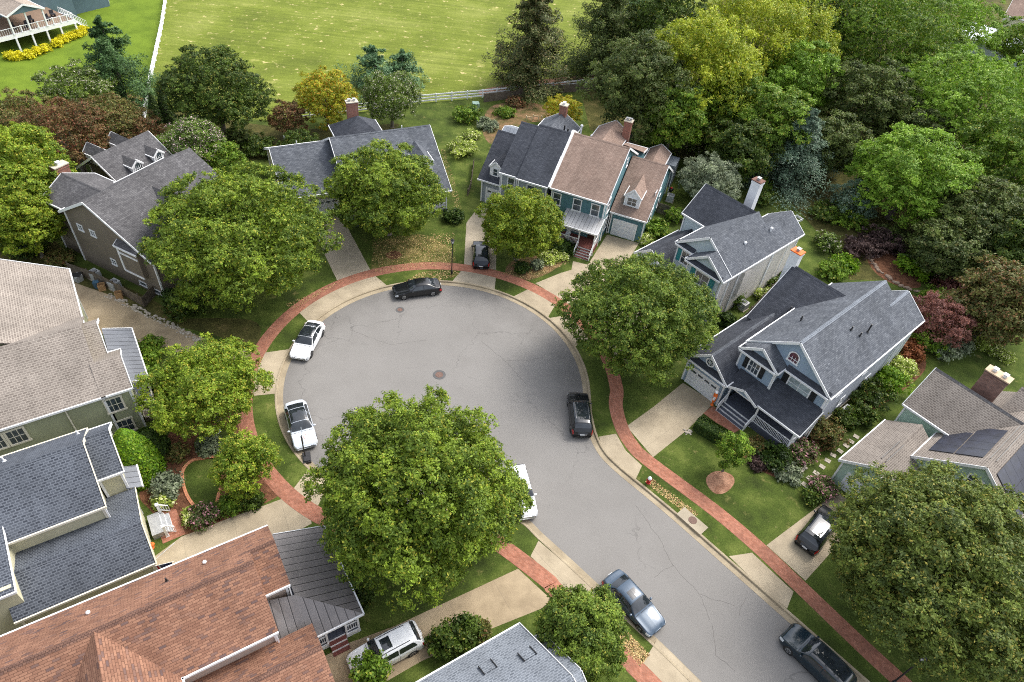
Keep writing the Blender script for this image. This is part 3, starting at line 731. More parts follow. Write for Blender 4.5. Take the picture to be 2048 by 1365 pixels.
h.gable('x', -.1, 7.2, 7.9, 4.1, 13.4, 7.9, 18.6, 4.2, SH_DARK_SHADE, S_NAVY, ends="0", eaves="1")  # shade on the cross gable is put into its shingle colour
# pent strips below the gables
for x0, x1, y, z in ((-.55, 3.85, .2, 3.22), (2.95, 6.62, 2.1, 5.92), (6.75, 10.85, 3.27, 5.92)):
    o = h.shed([(x0, y - .42, z - .05), (x1, y - .42, z - .05), (x1, y + .02, z + .32), (x0, y + .02, z + .32)], SH_DARK_SHADE, [((x0, y - .46, z - .05), (x1, y - .46, z - .05))], name="pent_roof")
h.window(6.85, 3.25, 6.95, 'y-', .8, .55, (3, 2), arch=True, glass=plain("stained_glass", (.12, .04, .06, 1), .2, .8, var=.8, scale=6))
h.window(4.6, 2.06, 4.75, 'y-', .95, 1.15, (3, 2), (DKSH, .42))
h.window(8.3, 3.25, 4.75, 'y-', 1.9, 1.2, (2, 2), (DKSH, .26), glass=glassmat("curtained_glass", (.22, .26, .27, 1)))
h.window(8.2, 3.0, 1.95, 'y-', 1.9, 1.4, (3, 1)); h.window(5.2, 3.2, 2.0, 'y-', .9, 1.6, (1, 1))
for y, z, w in ((6.2, 4.7, .8), (10.5, 4.7, .6), (8.2, 1.9, .6), (12.6, 1.9, .8)): h.window(10.66, y, z, 'x+', w, .9 if z < 3 else 1.2)
# porch: deck, steps, rails, posts, shed roof and its small gable
h.put(MB().box(3.95, 10.65, .62, 3.25, .0, .78), "porch_deck", DECKG)
h.steps(4.05, 6.85, .62, .78, 4, .3, -1)
h.shed([(3.6, .45, 3.0), (10.95, .45, 3.0), (10.95, 3.2, 4.35), (3.6, 3.2, 4.35)], SH_DARK_SHADE, [((3.9, .40, 3.0), (11.0, .40, 3.0)), ((11.0, .40, 3.0), (11.0, 3.1, 4.33))])  # porch roof takes the darker shingles, its shade painted in
h.gable('y', .2, 2.4, 3.95, 3.02, 5.4, 3.75, 6.85, 3.02, SH_DARK_SHADE, None, ends="0", eaves="", cap=False)
h.put(MB().face([(4.1, .32, 3.0), (6.7, .32, 3.0), (5.4, .32, 3.64)]), "porch_gable", S_NAVY)
for x in (4.05, 6.95, 10.5): h.post(x, .7, .0, 2.95)
h.post(10.5, 2.9, 0, 3.0); h.put(MB().bar((3.95, .62, 2.86), (10.6, .62, 2.86), .14, .2), "porch_beam", WHITE)
h.rail((7.05, .7), (10.45, .7), .78); h.rail((10.5, .75), (10.5, 2.9), .78); h.rail((4.02, -.4), (4.02, .6, .78), .1); h.rail((6.9, -.4), (6.9, .6, .78), .1)
h.put(MB().box(5.9, 6.8, 3.08, 3.14, .8, 2.9), "front_door", TEALP)
h.chimney(-.35, 13.6, 0, 9.2, .95, .75, WHITE, cap=ORANGE, pots=1, potmat=FLASH)
for a, b, z in ((2.5, 10.2, 5.8), (4.6, 7.6, 7.5), (8.2, 9.3, 8.1), (8.9, 10.0, 7.55)): h.vent(a, b, z, .35, .06, BLACK)
h.vent(9.0, 11.2, 7.4, .9, .07, BLACK)
h.gutterpipe(10.9, 3.1, .1, 5.8); h.gutterpipe(10.85, 17, .1, 5.9); h.gutterpipe(6.6, 1.98, 3.8, 5.8)
h.put(MB().bar((10.72, 4, .25), (10.72, 16, .25), .05, .5), "foundation", STONECAP)

# ---- D: white house with teal shutters
h = House("ivory_house", "ivory two storey house with charcoal roof, teal shutters and a tall white chimney", at(1432.3, 604.9).xy, -45)
h.gable('y', -2.7, 5.4, -5.15, 5.9, -1.65, 8.5, 1.85, 5.9, SH_GREY, S_WHITE, ends="0", eaves="01", oa=.3)
h.put(MB().face([(-4.84, -2.43, 2.5), (1.38, -2.43, 2.5), (1.38, -2.43, 6.0), (-1.7, -2.43, 8.25), (-4.84, -2.43, 6.0)]), "front_wall", S_WBLUE_SHADE)
h.gable('y', -4.1, -.5, -2.75, 5.9, -.45, 7.61, 1.85, 5.9, SH_GREY, S_WHITE, ends="0", eaves="01", oa=.3, b1_=-2.702)
h.put(MB().face([(-2.44, -3.83, 0), (1.38, -3.83, 0), (1.38, -3.83, 5.9), (-.52, -3.83, 7.35), (-2.44, -3.83, 5.9)]), "front_wall", S_WBLUE_SHADE)
for x0, x1, y, z in ((-5.05, -2.8, -2.45, 5.92), (-2.65, 1.6, -3.85, 5.92)):
    h.shed([(x0, y - .40, z - .05), (x1, y - .40, z - .05), (x1, y + .02, z + .3), (x0, y + .02, z + .3)], SH_DARK_SHADE, [((x0, y - .44, z - .05), (x1, y - .44, z - .05))], name="pent_roof")
h.gable('y', 5.0, 10.1, -2.65, 5.9, -.4, 7.57, 1.85, 5.9, SH_GREY, S_WHITE, ends="1", eaves="01", b0_=5.402)
h.gable('x', -8.2, -1.7, 2.1, 5.9, 5.1, 8.5, 8.1, 5.9, SH_DARK_SHADE, S_WBLUE_SHADE, ends="0", eaves="01")
h.gable('y', -4.2, 3.2, -8.65, 3.0, -6.7, 4.6, -4.75, 3.0, SH_DARK_SHADE, S_WBLUE_SHADE, ends="0", eaves="0")
h.garage_door(-6.7, -3.93, 2.6, 2.15)
h.shed([(-4.8, -5.4, 2.9), (1.7, -5.4, 2.9), (1.7, -3.8, 3.7), (-4.8, -3.8, 3.7)], SH_DARK_SHADE, [((-4.8, -5.45, 2.9), (1.75, -5.45, 2.9))])
for x in (-4.6, -1.6, 1.5): h.post(x, -5.2, 0, 2.9)
h.put(MB().box(-4.8, 1.6, -5.3, -3.85, 0, .5), "porch_deck", DECKG)
h.window(-3.7, -2.45, 4.6, 'y-', .9, 1.35, (2, 2), (TEALP, .5)); h.window(-.52, -3.85, 4.6, 'y-', 1.5, 1.35, (2, 2), (TEALP, .36))
h.window(1.4, 3.3, 4.75, 'x+', 1.3, 1.1, (2, 2)); h.window(1.4, 1.6, 4.4, 'x+', .7, 1.2, (1, 2)); h.window(1.4, -.9, 4.5, 'x+', .75, 1.1, (1, 2)); h.window(1.4, 4.4, 2.0, 'x+', .75, 1.3, (1, 2))
h.put(MB().box(1.39, 1.85, -.1, 1.1, 2.4, 5.2), "wall_bay", S_WHITE)
h.put(MB().box(1.45, 2.4, 4.5, 5.9, 0, .35), "side_step", WHITE)
h.chimney(-4.25, 8.35, 0, 9.8, 1.0, .8, WHITE, cap=plain("cap_brown", (.16, .08, .06, 1), .8), pots=1)
h.vent(.1, 1.2, 7.1, .25, .09, WHITE, True); h.vent(.2, 5.6, 7.2, .25, .09, WHITE, True)
h.gutterpipe(1.75, 7.6, .1, 5.8); h.gutterpipe(1.5, -3.75, .1, 5.8)

# ---- C: pair of attached houses
oC = at(958.6, 411.5).xy
h = House("grey_townhouse", "left half of the attached pair, grey walls under a very dark roof", oC, -18.5)
h.gable('x', -.75, 3.2, .75, 3.15, 6.1, 7.0, 11.4, 3.15, SH_DARK_SHADE, S_GREY, ends="", eaves="0", oa=.5)
h.garage_door(1.7, 1.02, 2.5, 2.1)
h.gable('x', 2.6, 4.9, -.95, 5.85, 4.65, 9.55, 10.2, 5.85, SH_DARK_SHADE, S_GREY, ends="", eaves="01")
h.gable('x', 4.75, 8.55, -1.25, 5.9, 4.75, 9.75, 10.7, 5.9, SH_DARK_SHADE, S_GREY, ends="", eaves="01")
h.dormer(1.15, 1.5, 3.4, 1.4, 1.5, .65, 3.4, -1, SH_DARK_SHADE, WHITE, (.5, .85, (1, 2), .09))
h.window(4.0, -.66, 4.7, 'y-', .7, 1.3); h.window(6.5, -.96, 4.7, 'y-', .8, 1.3); h.window(6.5, -.96, 1.9, 'y-', .8, 1.3)
h.gable('y', 9.5, 15.2, 1.9, 5.3, 4.3, 6.9, 6.8, 5.3, SH_GREY, S_GREY, ends="1", eaves="01")
h.gable('x', -1.7, 2.0, 8.7, 4.6, 10.6, 5.3, 12.8, 4.4, SH_LIGHT, S_GREY, ends="0", eaves="01", cap=False)
h.chimney(4.4, 14.7, 4, 8.0, .9, .7, BRICK, pots=1, potmat=WHITE)
h.vent(6.6, 8.6, 7.2, 1.3, .1, BLACK); h.vent(7.0, 8.8, 7.1, 1.0, .1, BLACK); h.gutterpipe(-.22, 1.0, 0, 3.1); h.gutterpipe(2.65, -.65, 0, 5.8)
h = House("teal_townhouse", "right half of the attached pair, teal walls under a tan roof, red brown front steps", oC, -18.5)
h.gable('x', 8.72, 15.3, -1.1, 5.9, 5.2, 9.65, 11.6, 5.9, SH_TAN, S_TEAL, ends="1", eaves="01")
h.put(MB().bar((8.66, -1.15, 5.86), (8.66, 5.2, 9.75), .3, .34).bar((8.66, 5.2, 9.75), (8.66, 11.6, 5.9), .3, .34), "party_wall_parapet", WHITE)
h.gable('x', 15.2, 19.5, 2.1, 3.15, 8.7, 7.0, 14.9, 3.2, SH_TAN, S_TEAL, ends="1", eaves="01")
h.garage_door(17.15, 2.36, 2.55, 2.15, panes=0)
h.dormer(17.2, 3.2, 3.65, 1.8, 1.5, .9, 4.2, -1, SH_TAN, WHITE, (1.0, .9, (2, 2), .1))
h.window(9.6, -.82, 4.6, 'y-', .8, 1.35); h.window(12.0, -.82, 4.6, 'y-', .8, 1.35); h.window(14.1, -.82, 4.6, 'y-', .8, 1.35)
h.window(15.06, 1.2, 4.4, 'x+', .8, 1.5); h.window(15.06, 1.5, 1.9, 'x+', .8, 1.4); h.window(15.06, 6.8, 7.0, 'x+', .5, .9)
for y, z, hh in ((5.5, 4.7, 1.0), (8.6, 4.7, 1.5), (6.0, 1.8, 1.4), (9.6, 1.8, 1.4)): h.window(19.27, y, z, 'x+', .8, hh)
h.shed([(10.9, -3.0, 3.1), (15.3, -3.0, 3.1), (15.3, -.8, 3.85), (10.9, -.8, 3.85)], MR_SILVER, [((10.9, -3.05, 3.1), (15.35, -3.05, 3.1)), ((15.35, -3.05, 3.1), (15.35, -.8, 3.85))])
h.put(MB().box(10.9, 15.1, -2.85, -.8, 0, .85), "porch_deck", REDDK); h.steps(13.4, 15.05, -2.85, .85, 5, .27, -1, REDDK)
for x, y in ((11.05, -2.75), (13.3, -2.75), (15.05, -2.75)): h.post(x, y, 0, 3.05, .13)
h.rail((11.1, -2.75), (13.25, -2.75), .85, .85); h.rail((15.05, -2.7), (15.05, -.9), .85, .85); h.rail((13.32, -4.0), (13.32, -2.85, .85), .1, .85); h.rail((15.1, -4.0), (15.1, -2.85, .85), .1, .85)
h.window(12.0, -.82, 2.0, 'y-', 1.3, 1.4, (2, 1)); h.put(MB().box(13.8, 14.7, -.9, -.83, .86, 2.9), "front_door", plain("dark_door", (.06, .03, .02, 1), .4))
ch = h.put(MB().box(11.5, 12.0, -2.0, -1.5, .86, 1.3).box(11.5, 12.0, -1.55, -1.45, 1.3, 1.85), "porch_chair", WHITE)
h.gable('y', 10.5, 16.4, 8.9, 5.7, 10.9, 7.0, 12.9, 5.7, SH_TAN, S_TEAL, ends="1", eaves="01", cap=False)
h.chimney(12.75, 15.0, 3, 8.0, .9, .7, BRICK, pots=2)
h.shed([(13.2, 12.2, 6.3), (15.9, 11.6, 6.3), (15.9, 14.0, 5.7), (13.2, 14.0, 5.7)], SH_TAN, [((13.2, 14.05, 5.7), (15.95, 14.05, 5.7)), ((15.95, 11.6, 6.3), (15.95, 14.05, 5.7))], name="rear_roof")
h.put(MB().box(13.4, 15.75, 11, 13.7, 0, 5.65), "rear_wall", S_TEAL)
h.gable('y', 12.5, 17.7, 15.7, 4.0, 17.0, 4.9, 18.4, 4.0, SH_TAN, S_TEAL, ends="1", eaves="01", cap=False)
h.put(MB().box(18.0, 19.5, 16.6, 19.2, 0, 3.0), "bay_roof", plain("grey_tile", srgb(120, 128, 136), .7))
h.vent(7.4, 13.4, 5, 1.6, .1, WHITE, True); h.vent(8.9, 13.0, 5, .9, .07, WHITE, True)
h.gutterpipe(15.3, -.75, .9, 5.8); h.gutterpipe(15.25, 2.2, 0, 3.0); h.gutterpipe(19.6, 14.6, 0, 3.2)

# ---- B: low grey house at the top centre
h = House("grey_bungalow", "low long grey roofed house with a hipped rear wing behind the middle round tree", at(893.2, 422.3).xy, 29)
h.gable('x', -17.6, -10.9, 3.0, 3.05, 8.85, 6.15, 14.7, 3.05, SH_GREY, S_CREAM, ends="0", eaves="01", oa=.3)
h.gable('x', -11.2, .5, -.1, 2.85, 7.4, 7.25, 14.9, 2.85, SH_GREY, None, ends="01", eaves="01")
h.put(MB().box(-10.9, .15, 1.6, 14.6, 0, 2.95).face([(.15, 1.6, 2.9), (.15, 14.6, 2.9), (.15, 7.4, 7.1)]), "wall", S_CREAM)
h.garage_door(-13.3, 3.28, 3.0, 2.1)
h.dormer(-1.9, 2.4, 3.9, 2.0, 1.7, .8, 4.6, -1, SH_GREY, WHITE, (.7, 1.0, (1, 2)))
h.dormer(-8.2, 2.4, 3.9, 2.0, 1.7, .8, 4.6, -1, SH_GREY, WHITE, (.7, 1.0, (1, 2)))
for x in (0.0, -3.6, -7.2, -10.8): h.post(x, .15, 0, 2.8)
h.rail((-3.5, .15), (-.1, .15), .4, .8); h.put(MB().box(-10.9, .1, 0, 1.6, 0, .4), "porch_deck", DECKG)
apx = (-6.5, 13.2, 6.5); L_, R_, LB, RB = (-9.5, 10.5, 4.2), (-3.6, 10.5, 4.2), (-9.5, 16.2, 4.2), (-3.6, 16.2, 4.2)
for q in ((L_, R_, apx), (R_, RB, apx), (RB, LB, apx), (LB, L_, apx)): h.roofslab(list(q), SH_DARK_SHADE if q[0] is not RB else SH_GREY, .1)  # lit rear slope and shaded others are painted by shingle colour
h.put(MB().box(-9.2, -3.9, 10, 15.9, 0, 4.15), "rear_wall", S_CREAM); h.boards([(RB, R_), (LB, RB), (L_, LB)])
h.chimney(-6.6, 15.3, 3, 7.3, 1.3, .75, BRICK, pots=2); h.vent(-2.8, 7.6, 7.1, .4, .05, WHITE); h.vent(-14.6, 9.0, 6.1, .4, .05, WHITE)

# ---- A: brown house at the left
h = House("brown_house", "brown grey sided house with grey roof and dormered rear wing at the upper left", at(328.2, 609.7).xy, 66.6)
h.gable('x', .3, 12.6, .2, 4.8, 7.2, 8.6, 11.7, 5.95, SH_BROWNGREY, S_BROWN, ends="0", eaves="01", oa=.35)
h.gable('y', 9.0, 14.9, .75, 5.85, 3.6, 7.3, 6.7, 5.8, SH_BROWNGREY, S_BROWN, ends="1", eaves="01")
h.gable('x', 8.2, 15.3, 13.1, 3.6, 17.0, 6.3, 20.9, 3.6, SH_BROWNGREY, S_BROWN, ends="01", eaves="01", oa=1.6)
h.dormer(10.9, 14.1, 3.9, 1.25, 1.25, .5, 3.0, -1, SH_BROWNGREY, WHITE, (.62, .95, (3, 3), .09, 1)); h.dormer(13.7, 14.1, 3.9, 1.25, 1.25, .5, 3.0, -1, SH_BROWNGREY, WHITE, (.62, .95, (3, 3), .09, 1))
h.dormer(10.3, 20.4, 4.0, 1.5, 1.2, .75, 3.2, 1, SH_BROWNGREY, WHITE); h.dormer(13.3, 20.4, 4.0, 1.5, 1.2, .75, 3.2, 1, SH_BROWNGREY, WHITE)
h.dormer(6.3, 2.6, 5.9, 1.5, 1.1, .8, 3.4, -1, SH_BROWNGREY, WHITE, (.7, .8, (1, 2)))
h.put(MB().box(6.9, 9.9, 13.2, 16.2, 2.4, 2.6), "balcony_floor", DECKG); h.rail((6.95, 13.3), (6.95, 16.1), 2.6, .95); h.rail((6.95, 13.3), (9.6, 13.3), 2.6, .95)
h.chimney(4.3, 16.2, 0, 7.4, 1.4, .8, BRICK, pots=1, potmat=WHITE)
for y, z in ((9.9, 4.6), (8.2, 4.6), (6.6, 1.9)): h.window(.66, y, z, 'x-', .5, .55, (2, 2), ft=.12)
h.window(.66, 3.2, .75, 'x-', .8, .4, (1, 1), ft=.09); h.window(.66, 1.4, .6, 'x-', .8, .4, (1, 1), ft=.09)
h.put(MB().box(.2, .64, 1.9, 4.4, 2.3, 5.0), "wall_bay", S_BROWN)
h.shed([(.05, 4.6, 5.1), (.05, 1.7, 5.1), (.64, 1.7, 5.5), (.64, 4.6, 5.5)], SH_BROWNGREY, [((.02, 4.6, 5.1), (.02, 1.7, 5.1)), ((.02, 4.6, 5.1), (.64, 4.6, 5.5))], name="bay_roof")
h.boards([((.17, 1.9, 2.3), (.17, 4.4, 2.3)), ((.17, 4.42, 2.3), (.17, 4.42, 5.0)), ((.17, 1.95, 4.4), (.17, 4.4, 4.4))], name="bay_trim")
h.window(1.2, 11.4, 4.2, 'y+', 1.0, 1.3); h.window(2.0, 11.4, 1.7, 'y+', 1.4, 1.6, (2, 1)); h.gutterpipe(.62, 11.42, 0, 5.9)
h.vent(10.6, 12.9, 5.4, .4, .05, BLACK)

# ---- F: tan roof with solar panels at the right edge
h = House("pale_green_house", "pale green house with taupe roof, black solar panels and a big brown brick chimney", at(1667.2, 967.2).xy, -47)
h.gable('y', -.2, 7.0, -.6, 2.85, 1.75, 4.6, 4.1, 2.85, SH_PALE, S_MINT, ends="0", eaves="01", capmat=SH_PALE)
h.garage_door(1.75, .08, 2.4, 2.0, panes=0)
h.gable('x', -.35, 7.2, 7.85, 4.6, 11.0, 7.1, 14.2, 4.6, SH_PALE, S_MINT, ends="0", eaves="01", capmat=SH_BROWNGREY)
h.gable('y', 4.0, 16.5, 2.85, 3.9, 7.0, 7.15, 11.3, 3.9, SH_PALE, S_MINT, ends="0", eaves="01")
h.gable('x', 5, 16, 10.5, 4.6, 14.5, 7.5, 18.5, 4.6, SH_PALE, S_MINT, ends="1", eaves="01")
h.window(7.0, 4.2, 5.2, 'y-', .9, .8, (2, 2), ft=.12)
h.chimney(3.3, 13.2, 3, 8.2, 1.8, .8, BRICKD, cap=plain("tan_cap", (.5, .38, .26, 1), .8), pots=2, potmat=WHITE)
SOL = glassmat("solar_glass", (.010, .012, .022, 1), .42)
def rz(x, y): return 3.9 + (x - 2.85) * (7.15 - 3.9) / 4.15
def solar(h, x0, x1, y0, y1, nx, ny, f):
    for i in range(nx):
        for j in range(ny):
            xa, xb = x0 + (x1 - x0) * i / nx + .01, x0 + (x1 - x0) * (i + 1) / nx - .01; ya, yb = y0 + (y1 - y0) * j / ny + .01, y0 + (y1 - y0) * (j + 1) / ny - .01
            h.flatpanel([(xa, ya, f(xa)), (xb, ya, f(xb)), (xb, yb, f(xb)), (xa, yb, f(xa))], SOL, "solar_panel")
solar(h, 3.35, 4.8, 5.2, 8.6, 1, 3, lambda x: rz(x, 0)); solar(h, 4.84, 6.4, 5.2, 9.6, 1, 4, lambda x: rz(x, 0))
f2 = lambda x: 7.15 - (x - 7.0) * 3.25 / 4.3
solar(h, 7.7, 10.6, 4.6, 10.0, 2, 5, f2)
for xx in (6.75, 7.15):
    zz = rz(xx, 0) if xx < 7 else f2(xx); h.put(MB().bar((xx, 5.2, zz + .08), (xx, 10.6, zz + .08), .05, .06), "snow_guard", BLACK)
for xx in (1.55, 1.95): h.put(MB().bar((xx, 1.0, 4.5), (xx, 3.8, 4.5), .05, .1), "snow_guard", BLACK)
h.gutterpipe(-.4, 7.0, 0, 2.8)

# ---- G: sage house at the left
h = House("sage_house", "sage green sided house with pale brown shingle roof at the left edge", at(285.8, 848.7).xy, 126.4)
h.gable('y', 1.3, 16, -1.4, 5.6, 3.45, 8.5, 8.3, 5.6, SH_PALE, S_GREEN, ends="", eaves="0")
h.gable('y', -.45, 1.6, -1.4, 5.6, .8, 7.0, 2.95, 5.75, SH_PALE, S_GREEN, ends="0", eaves="01", cap=False, walls="lr0")
h.gable('y', .45, 3.0, 2.6, 5.75, 5.0, 7.2, 7.6, 5.5, SH_PALE, S_GREEN, ends="0", eaves="", cap=False, walls="lr0")
h.gable('x', 4.2, 15.2, 1.5, 5.55, 6.6, 8.5, 11.6, 5.55, SH_PALE, S_GREEN, ends="1", eaves="01")
h.shed([(1.6, -1.5, 3.05), (1.6, .55, 3.85), (8.3, .55, 3.85), (8.3, -1.5, 3.05)][::-1], MR_MID, [((1.6, -1.55, 3.05), (8.3, -1.55, 3.05)), ((8.35, -1.55, 3.05), (8.35, .55, 3.85)), ((1.55, -1.55, 3.05), (1.55, .5, 3.8))])
for x in (1.8, 4.9, 8.1): h.post(x, -1.35, 0, 3.0)
h.put(MB().box(1.2, 8.2, -1.4, .5, 0, .8), "porch_deck", DECKG); h.steps(.1, 1.2, -.3, .75, 4, .28, -1, DARKW, CREAM); h.rail((1.7, -1.35), (-.1, -1.35), .8, .85, CREAM); h.rail((0.0, -1.6), (0.0, -.3, .8), .1, .85, CREAM)
h.rail((1.1, -1.6), (1.1, -.3, .8), .1, .85, CREAM)
for y, z in ((1.05, 4.25), (7.3, 4.25), (7.0, 1.9), (1.0, 1.75)): h.window(-1.12, y, z, 'x-', 1.0, 1.3, (3, 2), trim=CREAM, ft=.14)
h.window(-1.12, 8.5, 4.25, 'x-', .8, 1.3, (3, 2), trim=CREAM, ft=.14)
h.gutterpipe(-1.2, 4.0, 0, 5.5, CREAM); h.vent(-.2, 8.4, 6.3, .3, .07, FLASH, True); h.vent(5.8, 1.9, 6.4, .3, .07, FLASH, True)

# ---- H: blue grey roofed house
h = House("cream_house", "cream sided house with blue grey shingle roofs at several levels and a white front stoop", at(322.3, 1080.1).xy, 126.4)
h.gable('y', 1.9, 16, .15, 5.6, 3.7, 8.1, 7.2, 5.6, SH_BLUE, S_CREAM, ends="0", eaves="01", trim=CREAM)
h.gable('y', .45, 2.2, 2.45, 5.55, 4.75, 7.4, 7.1, 5.5, SH_BLUE, S_CREAM, ends="0", eaves="01")
h.gable('y', .35, 8.1, -3.6, 3.1, -1.45, 4.75, 2.65, 3.3, SH_BLUE, S_CREAM, ends="0", eaves="0", walls="l01", trim=CREAM)
h.put(MB().box(-2.9, 3, 7.3, 16, 0, 5.5), "wall", S_CREAM); h.shed([(-3.2, 7.2, 5.4), (1.0, 7.2, 6.2), (1.0, 16, 6.2), (-3.2, 16, 5.4)][::-1], SH_BLUE, [((-3.25, 7.15, 5.4), (1, 7.15, 6.2)), ((-3.25, 7.15, 5.4), (-3.25, 16, 5.4))], name="roof")
h.put(MB().box(.2, 2.0, -.35, .4, 0, .65), "porch_deck", FLASH); h.steps(.3, 1.9, -.35, .65, 3, .28, -1, FLASH)
for x, y in ((.1, -.45), (2.05, -.45)): h.post(x, y, 0, 1.45, .16)
h.rail((.12, -1.05), (.12, -.45, .65), .1, .75, gap=.18); h.rail((2.03, -1.05), (2.03, -.45, .65), .1, .75, gap=.18)
h.shed([(2.6, -.1, 3.2), (4.6, -.1, 3.2), (4.6, .8, 3.6), (2.6, .8, 3.6)], MR_MID, [((2.6, -.15, 3.2), (4.65, -.15, 3.2))])
h.vent(5.6, 6.5, 6.8, .4, .06); h.vent(6.5, 2.4, 6.1, .3, .06); h.gutterpipe(-3.3, .5, 0, 3.0); h.gutterpipe(.35, 2.0, 3.4, 5.5)
fl = h.put(MB().tube([(-3.0, .3, 2.6), (-2.9, -1.0, 3.3)], [.02, .02], 6), "flag_pole", WHITE)

# ---- I: red brown roofed house with metal porch
h = House("red_roof_house", "large red brown shingle roof with standing seam metal porch roof at the bottom left", at(722.6, 1325.2).xy, 125.5)
h.gable('y', 3.85, 22, 1.7, 5.6, 5.0, 8.15, 8.5, 5.6, SH_RED, S_PINK, ends="", eaves="01", capmat=SH_REDCAP)
h.gable('y', 2.4, 4.4, 4.1, 5.6, 6.3, 7.203, 8.5, 5.6, SH_RED, S_PINK, ends="", eaves="01", b1_=3.848, capmat=SH_REDCAP)
h.gable('x', -6, 5.0, 9.0, 5.6, 12.0, 8.15, 15.0, 5.6, SH_RED, S_PINK, ends="0", eaves="0", cap=False)
h.gable('y', 2.0, 9.2, -3.6, 3.0, .1, 4.75, 2.0, 4.0, SH_RED, S_PINK, ends="", eaves="0", capmat=SH_REDCAP)
h.shed([(1.6, -.95, 2.95), (3.9, 2.35, 4.5), (8.45, 2.35, 4.5), (8.45, -.95, 2.95)][::-1], MR_DARK, [((1.55, -1.0, 2.95), (8.5, -1.0, 2.95)), ((8.5, -1.0, 2.95), (8.5, 2.3, 4.5))])
h.shed([(1.6, -.95, 2.95), (1.6, 2.35, 2.95), (3.9, 2.35, 4.5)][::-1], MR_DARK, [((1.55, -1.0, 2.95), (1.55, 2.35, 2.95))])
h.shed([(1.6, 2.352, 2.95), (3.9, 2.352, 4.5), (4.3, 3.95, 4.6), (1.6, 3.95, 3.0)], MR_DARK)
h.put(MB().box(1.95, 8.2, -.7, 2.4, 0, .75), "porch_deck", DECKG)
for x, y in ((1.95, -.65), (1.95, .15), (1.95, 1.4), (1.95, 2.3), (5, -.65), (8.2, -.65)): h.post(x, y, 0, 2.9, .13)
h.rail((1.95, 1.45), (1.95, 2.25), .75, .85); h.rail((1.95, -.6), (1.95, .1), .75, .85); h.rail((2.1, -.65), (8.1, -.65), .75, .85)
h.put(MB().box(1.88, 1.98, .25, 1.3, 2.45, 2.8), "fretwork", WHITE)
st = MB(); rs = MB()
for k in range(3):
    st.box(1.95 - .28 * (k + 1), 1.95 - .28 * k, .25, 1.35, 0, .75 - .19 * (k + 1)); rs.box(1.95 - .28 * k - .02, 1.95 - .28 * k, .25, 1.35, .75 - .19 * (k + 1), .75 - .19 * k - .03)
so = h.put(st, "steps", REDDK); h.put(rs, "riser", WHITE, parent=so)
h.put(MB().box(1.86, 1.93, -.7, .2, .05, .6), "lattice", WHITE); h.put(MB().box(1.86, 1.93, 1.4, 2.35, .05, .6), "lattice", WHITE)
for x, y, z in ((7.1, 6.3, 6.65), (7.0, 12.4, 6.7)): h.vent(x, y, z, .12, .065, WHITE, True)
h.vent(6.9, 8.4, 6.8, .3, .05, BLACK); h.gutterpipe(1.75, 4.0, 4.2, 5.5); h.gutterpipe(4.0, 2.5, 4.4, 5.5)

# ---- J: grey roof at the bottom edge
h = House("light_grey_house", "light grey shingle roof cut off by the bottom edge of the picture", at(1148.6, 1364).xy, 126)
h.gable('y', 2.45, 16, -6.4, 4.5, -1.4, 7.6, 3.4, 4.5, SH_LIGHT, S_WHITE, ends="0", eaves="01")
h.gable('y', 1.55, 4.2, -4.5, 4.45, -1.1, 6.7, 2.3, 4.45, SH_LIGHT, S_WHITE, ends="0", eaves="1", cap=False)
for (x, y) in ((1.3, 3.4), (1.9, 5.6)):
    z = 7.6 - (x + 1.4) * 3.1 / 4.8
    sk = h.flatpanel([(x - .3, y - .4, z + .19), (x + .3, y - .4, z - .19), (x + .3, y + .4, z - .19), (x - .3, y + .4, z + .19)], SH_LIGHT, "roof_hatch", .02, .05)
    for d in (-.4, .4): h.put(MB().bar((x - .34, y + d, z + .30), (x + .34, y + d, z - .12), .05, .07), "snow_guard", BLACK)

# ---- bottom right corner house
h = House("corner_house", "dark roofed house just entering the bottom right corner", at(2022, 1318).xy, -47)
h.gable('y', .5, 9, 0, 2.9, 3, 5.2, 6, 2.9, SH_DARK_SHADE, S_SLATE, ends="0", eaves="01")

# ---- K: house with a raised deck at the top left
h = House("deck_house", "blue grey house with a two level white deck in the top left corner", at(43.2, 104.1).xy, 60)
h.gable('y', -.4, 9.0, -.3, 5.25, 2.4, 6.4, 5.1, 5.25, shingle("striped_tan_shingles", srgb(168, 156, 144), srgb(148, 136, 124), srgb(180, 168, 156)), None, ends="0", eaves="01")
h.put(MB().face([(-.1, -.25, 5.2), (4.9, -.25, 5.2), (2.4, -.25, 6.3)]), "gable_panel", S_SLATE)
h.put(MB().box(-2.5, 9.0, .1, 7.5, 2.35, 2.55), "deck_floor", siding("tan_deck", srgb(128, 108, 92), .14))
h.put(MB().box(-2.5, 9.0, 0, .1, 2.05, 2.6).box(9.0, 9.12, 0, 4.5, 2.05, 2.6), "deck_beam", WHITE)
for x in (0.0, 2.3, 4.5, 6.6, 8.9): h.post(x, .05, 0, 2.1, .22, name="deck_post")
for x in (0.0, 2.4, 4.9): h.post(x, .05, 2.6, 5.2, .2, name="deck_post")
h.post(-2.4, 2.3, 0, 2.1, .22, name="deck_post"); h.post(-2.4, .1, 2.6, 3.6, .16, name="deck_post")
h.rail((-2.4, .05), (8.95, .05), 2.55, .95, gap=.3, bal=.03); h.rail((9.0, .1), (9.0, 3.2), 2.55, .95, gap=.3)
for x in (1.2, 3.6, 5.9, 7.0, 8.0): h.post(x, .05, 2.6, 3.6, .14, name="deck_post")
st = MB()
for k in range(10): st.box(9.15 + .28 * k, 9.45 + .28 * k, 2.9, 4.4, 2.4 - .24 * (k + 1), 2.47 - .24 * (k + 1))
